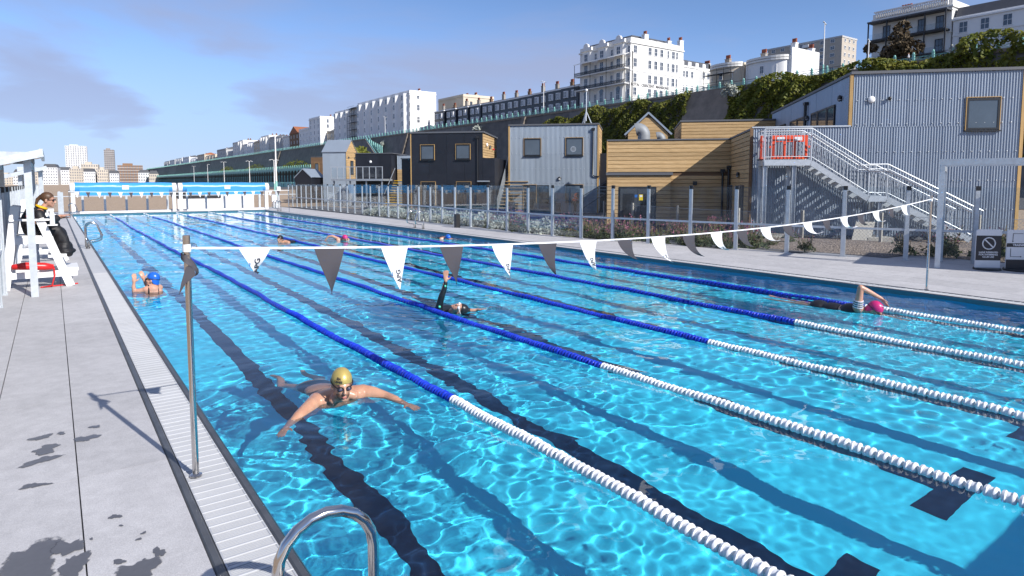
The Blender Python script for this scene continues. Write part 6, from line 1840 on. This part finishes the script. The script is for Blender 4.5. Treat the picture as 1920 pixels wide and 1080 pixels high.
for sx in (-1,1): capsule(b, [L(4.32+sx*.09,9.7,-.16)+(.10,), L(4.33+sx*.1,10.1,-.2)+(.075,), L(4.34+sx*.1,10.5,-.18)+(.052,)])
organic(b, 'wetsuit', M['wetsuit'], pb_, .014, 4)
cp_, CT = cap_mesh(Hc, HF, S, pb_, M['cap_black']); goggles(CT, S, pb_, HF, 'goggle_white', 'goggle_white', 'goggle_white')
MB().ball(L(4.035,8.90,.10), .022, 8, 6).ball(L(4.105,8.83,.44), .018, 8, 6).build('suit_logo', M['suit_green'], pb_)

# --- crawl swimmer with pink cap and striped suit
pp_ = person('front crawl swimmer in a pink cap and striped black suit with bent arm raised', (9.7, 4.95, 0)); O4 = Vector((9.7, 4.95, 0)); L = lambda x, y, z: (x-O4.x, y-O4.y, z)
b = MB(); S = 1.15; Hc = Vector(L(9.76, 4.80, .045)); HF = frame((.15, -.75, -.55), (.1,-.5,.8)); HT = head_prims(b, Hc, HF, S)
sh_p = L(9.60,4.98,.09); el_p = L(9.56,4.93,.42); wr_p = L(9.80,4.72,.25)
capsule(b, [L(9.75,4.88,.03)+(.06,), L(9.74,5.0,.0)+(.075,)]); capsule(b, [sh_p+(.075,), L(9.74,5.02,.0)+(.10,), L(9.9,4.98,-.10)+(.07,), L(9.95,4.75,-.22)+(.045,), L(9.93,4.5,-.30)+(.028,)])
capsule(b, [sh_p+(.068,), (Vector(sh_p).lerp(Vector(el_p), .6))[:]+(.055,), el_p+(.046,), (Vector(el_p).lerp(Vector(wr_p), .35))[:]+(.044,), wr_p+(.028,)])
hand_prims(b, wr_p, (.62,-.35,-.75), (.6,-.3,.6), S, 1, .05, .1); hand_prims(b, L(9.93,4.5,-.30), (0,-1,-.1), (0,0,1), S, 1)
for p_, r_3 in ((L(9.74,5.15,-.02),(.19,.22,.12)), (L(9.74,5.45,-.05),(.16,.22,.11)), (L(9.74,5.7,-.05),(.17,.17,.12))): b.ball(p_, 1, 14, 10, r_3)
for sx in (-1,1): capsule(b, [L(9.74+sx*.08,5.75,-.07)+(.085,), L(9.74+sx*.09,6.15,-.12)+(.06,), L(9.74+sx*.09,6.55,-.09+sx*.05)+(.04,), L(9.74+sx*.1,6.72,-.06+sx*.05)+(.028,)])
organic(b, 'body', M['skin_fair'], pp_, .011, 4)
b = MB()
for p_, r_3 in ((L(9.74,5.14,-.02),(.20,.215,.13)), (L(9.74,5.45,-.05),(.172,.23,.122)), (L(9.74,5.7,-.05),(.182,.18,.132))): b.ball(p_, 1, 14, 10, r_3)
organic(b, 'swimsuit', M['swim_black'], pp_, .014, 3)
sl_ = MB(); 
for k in range(7):
    u = k/6; c = Vector(sh_p).lerp(Vector(el_p), .02+.30*u); sl_.cur = k % 2
    d_ = (Vector(el_p)-Vector(sh_p)).normalized(); sl_.tube([c-d_*.009, c+d_*.009], [.079-.008*u]*2, 14)
receiver(sl_.build('striped_sleeve', [M['stripe_white'], M['swim_black']], pp_))
cp_, CT = cap_mesh(Hc, HF, S, pp_, M['cap_pink']); goggles(CT, S, pp_, HF)
wp = MB()
for k in range(5): wp.ball(CT((.045-.012*k, .02+.02*k, .128-.006*abs(k-2))), S, 8, 5, (.010,.012,.006), HF)
wp.build('cap_print', M['stripe_white'], pp_)

# --- far swimmers
def far_swimmer(label, x, y, head, face, capm, suit, arm, gog='goggle_lens', bodydir=(0.0,1.0)):
    t = person(label, (x, y, 0)); b = MB(); S = 1.12
    Hc = Vector(head); HF = frame(face); head_prims(b, Hc, HF, S)
    d = Vector((bodydir[0], bodydir[1], 0)); n_ = Vector((-d.y, d.x, 0)); c = Hc.copy(); c.z = 0
    sh0 = c + d*.20; 
    capsule(b, [(*(Hc-Vector((0,0,.08))), .06), (*(sh0+Vector((0,0,.0))), .08)])
    capsule(b, [(*(sh0+n_*.19), .07), (*sh0, .10), (*(sh0-n_*.19), .07)])
    for k, (q, r3) in enumerate(((.14,.2),(.42,.18),(.66,.18))): b.ball(sh0+d*q+Vector((0,0,-.03-.05*k)), 1, 14, 10, (r3, r3+.03, .12))
    for sx in (-1, 1):
        h0 = sh0+d*.75+n_*sx*.09; capsule(b, [(*(h0+Vector((0,0,-.14))), .085), (*(h0+d*.4+Vector((0,0,-.2))), .06), (*(h0+d*.8+Vector((0,0,-.17))), .035)])
    for pts in arm:
        capsule(b, [tuple(p)+(r,) for p, r in zip(pts, (.06,.05,.042,.03))]); 
        dd = Vector(pts[-1])-Vector(pts[-2]); hand_prims(b, pts[-1], dd, (0,0,1), S, 1)
    organic(b, 'body', M['skin_tan'] if capm == 'cap_black' else M['skin_fair'], t, .014, 4)
    cp_, CT = cap_mesh(Hc, HF, S, t, M[capm]); goggles(CT, S, t, HF, gog)
    s_ = MB()
    for k, (q, r3) in enumerate(((.14,.21),(.42,.19),(.66,.19))): s_.ball(sh0+d*q+Vector((0,0,-.03-.05*k)), 1, 14, 10, (r3, r3+.04, .128))
    receiver(s_.build('swimsuit', M[suit], t, smooth='all'))
    return t
f1 = far_swimmer('distant bare shouldered swimmer in a black and white cap with goggles', 5.5, 22.9, (-.05,0,.12), (-.7,-.6,0), 'cap_black', 'swim_black', [((.12,.02,.04),(.25,.12,.03),(.4,.2,-.05),(.55,.3,-.12))], 'goggle_white', (.85,.5))
f2 = far_swimmer('distant front crawl swimmer with pink cap and black suit', 7.6, 22.6, (.05,-.1,.06), (.3,-.9,-.3), 'cap_pink', 'wetsuit', [((-.12,.12,.06),(-.3,.2,.16),(-.42,.3,.14),(-.5,.36,.02))])
f3 = far_swimmer('distant swimmer in a blue cap low in the water near the right wall', 11.0, 20.8, (0,0,.03), (.3,-.9,-.4), 'cap_blue', 'swim_black', [((.15,.1,-.02),(.3,0,-.06),(.4,-.2,-.08),(.45,-.35,-.1))])

# --- lifeguard on the chair (faces the pool, +x)
pg = person('lifeguard in a long black robe and sunglasses sitting on the white chair', (-1.28, 15.55, DZ)); b = MB(); S = 1.12
Hc = Vector((.205, -.02, 1.68)); HF = frame((.96, -.25, -.12)); HT = head_prims(b, Hc, HF, S)
capsule(b, [(.17,-.02,1.60,.05), (.10,-.02,1.50,.055)]); capsule(b, [(.07,-.19,1.43,.06), (.06,0,1.46,.08), (.07,.19,1.43,.06)])
b.ball((.02,0,1.30),1,14,10,(.12,.18,.2)); b.ball((-.05,0,1.12),1,14,10,(.14,.18,.14))
for sy in (-1, 1):
    capsule(b, [(.07,sy*.20,1.42,.055), (.12,sy*.24,1.22,.045), (.22,sy*.18,1.26,.04), (.38,sy*.09,1.345-.02*sy,.026)])
    capsule(b, [(-.02,sy*.10,1.08,.085), (.34,sy*.11,1.09,.06), (.40,sy*.11,.9,.05), (.38,sy*.10,.66,.034), (.46,sy*.10,.645,.032)])
hand_prims(b, (.38,-.09,1.365), (.95,.2,.15), (0,-.2,1), S, 1, .06, .1); hand_prims(b, (.38,.09,1.325), (.95,-.2,.05), (0,.2,1), S, -1, .06, .2)
organic(b, 'body', M['skin_fair'], pg, .010, 4)
b = MB()
capsule(b, [(.10,0,1.50,.085), (.04,0,1.44,.12), (-.02,0,1.30,.16), (-.06,0,1.12,.17)]); capsule(b, [(.06,-.19,1.42,.085), (.05,.19,1.42,.085)])
b.ball((-.08,0,1.46),1,14,10,(.10,.15,.09)); b.ball((-.14,0,1.25),1,14,10,(.11,.19,.22))
for sy in (-1,1):
    capsule(b, [(.06,sy*.21,1.41,.08), (.12,sy*.26,1.21,.09), (.22,sy*.20,1.25,.085), (.33,sy*.12,1.32,.068)])
    capsule(b, [(-.04,sy*.12,1.06,.13), (.33,sy*.13,1.08,.10), (.43,sy*.13,.92,.085), (.50,sy*.13,.62,.075)])
b.ball((.38,0,.95),1,14,10,(.12,.22,.20)); b.ball((.43,0,.74),1,14,10,(.15,.25,.15)); b.ball((.46,0,.66),1,14,10,(.17,.27,.07)); b.ball((.24,0,1.18),1,14,10,(.15,.24,.12)); b.ball((.15,0,1.05),1,14,10,(.22,.2,.08))
organic(b, 'robe', M['robe_black'], pg, .014, 3)
cl2 = MB(); cl2.tube([(.10+.078*math.cos(a), -.01+.085*math.sin(a), 1.545+.035*math.cos(a+math.pi)) for a in np.linspace(0, 2*math.pi, 17)[:-1]], .024, 8, closed=True); cl2.build('yellow_collar', M['collar_yellow'], pg, smooth='all')
h_ = MB(); cc = HF @ Vector((0,-.016,.055)); h_.ball(Hc+cc*S, S, 18, 12, (.084,.104,.092), HF)
capsule(h_, [(*(Hc+HF@Vector((0,-.10,.055))*S), .042), (*(Hc+HF@Vector((0,-.15,.0))*S), .034), (*(Hc+HF@Vector((0,-.17,-.10))*S), .022), (*(Hc+HF@Vector((0,-.165,-.18))*S), .008)])
hm_ = organic(h_, 'hair', M['hair_brown'], pg, .010, 2)
# keep the face free of hair: cut the front of the hair cap
bm = bmesh.new(); bm.from_mesh(hm_.data); Fi = HF.transposed()
kill = [v for v in bm.verts if (lambda q: q.y > .045 and q.z < .115*1.0 and q.y*1.2 + (-q.z+.05) > .075)((Fi @ (v.co-Hc))/S)]
bmesh.ops.delete(bm, geom=kill, context='VERTS'); bm.to_mesh(hm_.data); bm.free()
sg = MB()
for sx in (-1,1): sg.ball(HT((sx*.036,.094,.012)), S, 12, 8, (.031,.016,.023), HF); sg.tube([HT((sx*.066,.09,.016)), HT((sx*.083,0,.012))], .005, 6)
sg.tube([HT((-.01,.104,.014)), HT((.01,.104,.014))], .006, 6); sg.build('sunglasses', M['rubber'], pg, smooth='all')
MB().ball((-.12,-.205,1.38),1,10,6,(.035,.012,.022)).build('robe_badge', M['red_plastic'], pg)

# --- worker in the orange vest
pk = person('worker in an orange high visibility vest bending by the cabin window', (26.6, 31.5, 0)); pk.rotation_euler = (0,0,CA); S = 1.05
b = MB(); Hc = Vector((.30,0,1.56)); HF = frame((.9,-.2,-.5)); head_prims(b, Hc, HF, S)
capsule(b, [(.24,0,1.47,.06), (.16,0,1.38,.07)]); b.ball((.06,0,1.18),1,14,10,(.14,.2,.28)); b.ball((-.06,0,.92),1,14,10,(.15,.18,.15))
for sy in (-1,1):
    capsule(b, [(.15,sy*.2,1.36,.06), (.24,sy*.24,1.10,.05), (.40,sy*.15,.98,.035)]); capsule(b, [(-.06,sy*.1,.88,.10), (.02,sy*.11,.48,.07), (-.02,sy*.11,.08,.05), (.10,sy*.11,.05,.045)])
    hand_prims(b, (.40,sy*.15,.98), (1,-.2*sy,-.2), (0,0,1), S, 1)
organic(b, 'body', M['navy_cloth'], pk, .014, 3)
b = MB(); b.ball((.07,0,1.20),1,16,12,(.165,.225,.27)); b.ball((-.03,0,1.0),1,16,12,(.17,.205,.14)); vest = organic(b, 'vest', M['hivis'], pk, .014, 3)
rb_ = MB()
for z, x, rx, ry in ((1.08,.02,.178,.222),(1.22,.075,.172,.228)):
    rb_.tube([(x+rx*math.cos(a), ry*math.sin(a), z-.12*math.cos(a)*.6) for a in np.linspace(0, 2*math.pi, 25)[:-1]], .016, 6, closed=True)
rb_.build('reflective_band', M['reflective'], vest)
MB().ball(Hc+Vector((0,0,.06)), S, 14, 8, (.085,.1,.085)).build('woollen_hat', M['navy_cloth'], pk, smooth='all')
# --- two people up on the parade
def walker(label, x, y, z, top, rot):
    t = person(label, (x, y, z)); t.rotation_euler = (0,0,rot); b = MB()
    head_prims(b, Vector((0,0,1.68)), frame((0,1,0)), 1.0); capsule(b, [(0,0,1.58,.05),(0,0,1.5,.06)]); b.ball((0,0,1.25),1,12,8,(.2,.13,.28)); b.ball((0,0,.98),1,12,8,(.17,.13,.15))
    for sx in (-1,1):
        capsule(b, [(sx*.2,0,1.42,.055),(sx*.25,.05,1.15,.045),(sx*.22,.18,.95,.035)]); hand_prims(b, (sx*.22,.18,.95), (0,.6,-.6), (sx,0,.3), 1.0)
        capsule(b, [(sx*.09,0,.92,.09),(sx*.1,sx*.12,.5,.065),(sx*.1,sx*.12,.07,.05),(sx*.1,sx*.12+.12,.05,.04)])
    organic(b, 'body', M['skin_fair'], t, .02, 3)
    c_ = MB(); c_.ball((0,0,1.24),1,14,10,(.23,.16,.31)); [capsule(c_, [(sx*.2,0,1.42,.07),(sx*.25,.05,1.15,.06)]) for sx in (-1,1)]; organic(c_, 'jacket', top, t, .02, 3)
    tr_ = MB(); [capsule(tr_, [(sx*.09,0,.95,.11),(sx*.1,sx*.12,.5,.085),(sx*.1,sx*.12,.12,.07)]) for sx in (-1,1)]; organic(tr_, 'trousers', M['navy_cloth'], t, .02, 3)
walker('person in dark clothes at the parade railing below the mansion block', 120.5, 127.5, ZP+.3, M['navy_cloth'], R(90))
walker('person in a white top walking along the parade near the balcony building', 120.8, 52.6, ZP+.3, M['stripe_white'], R(10))
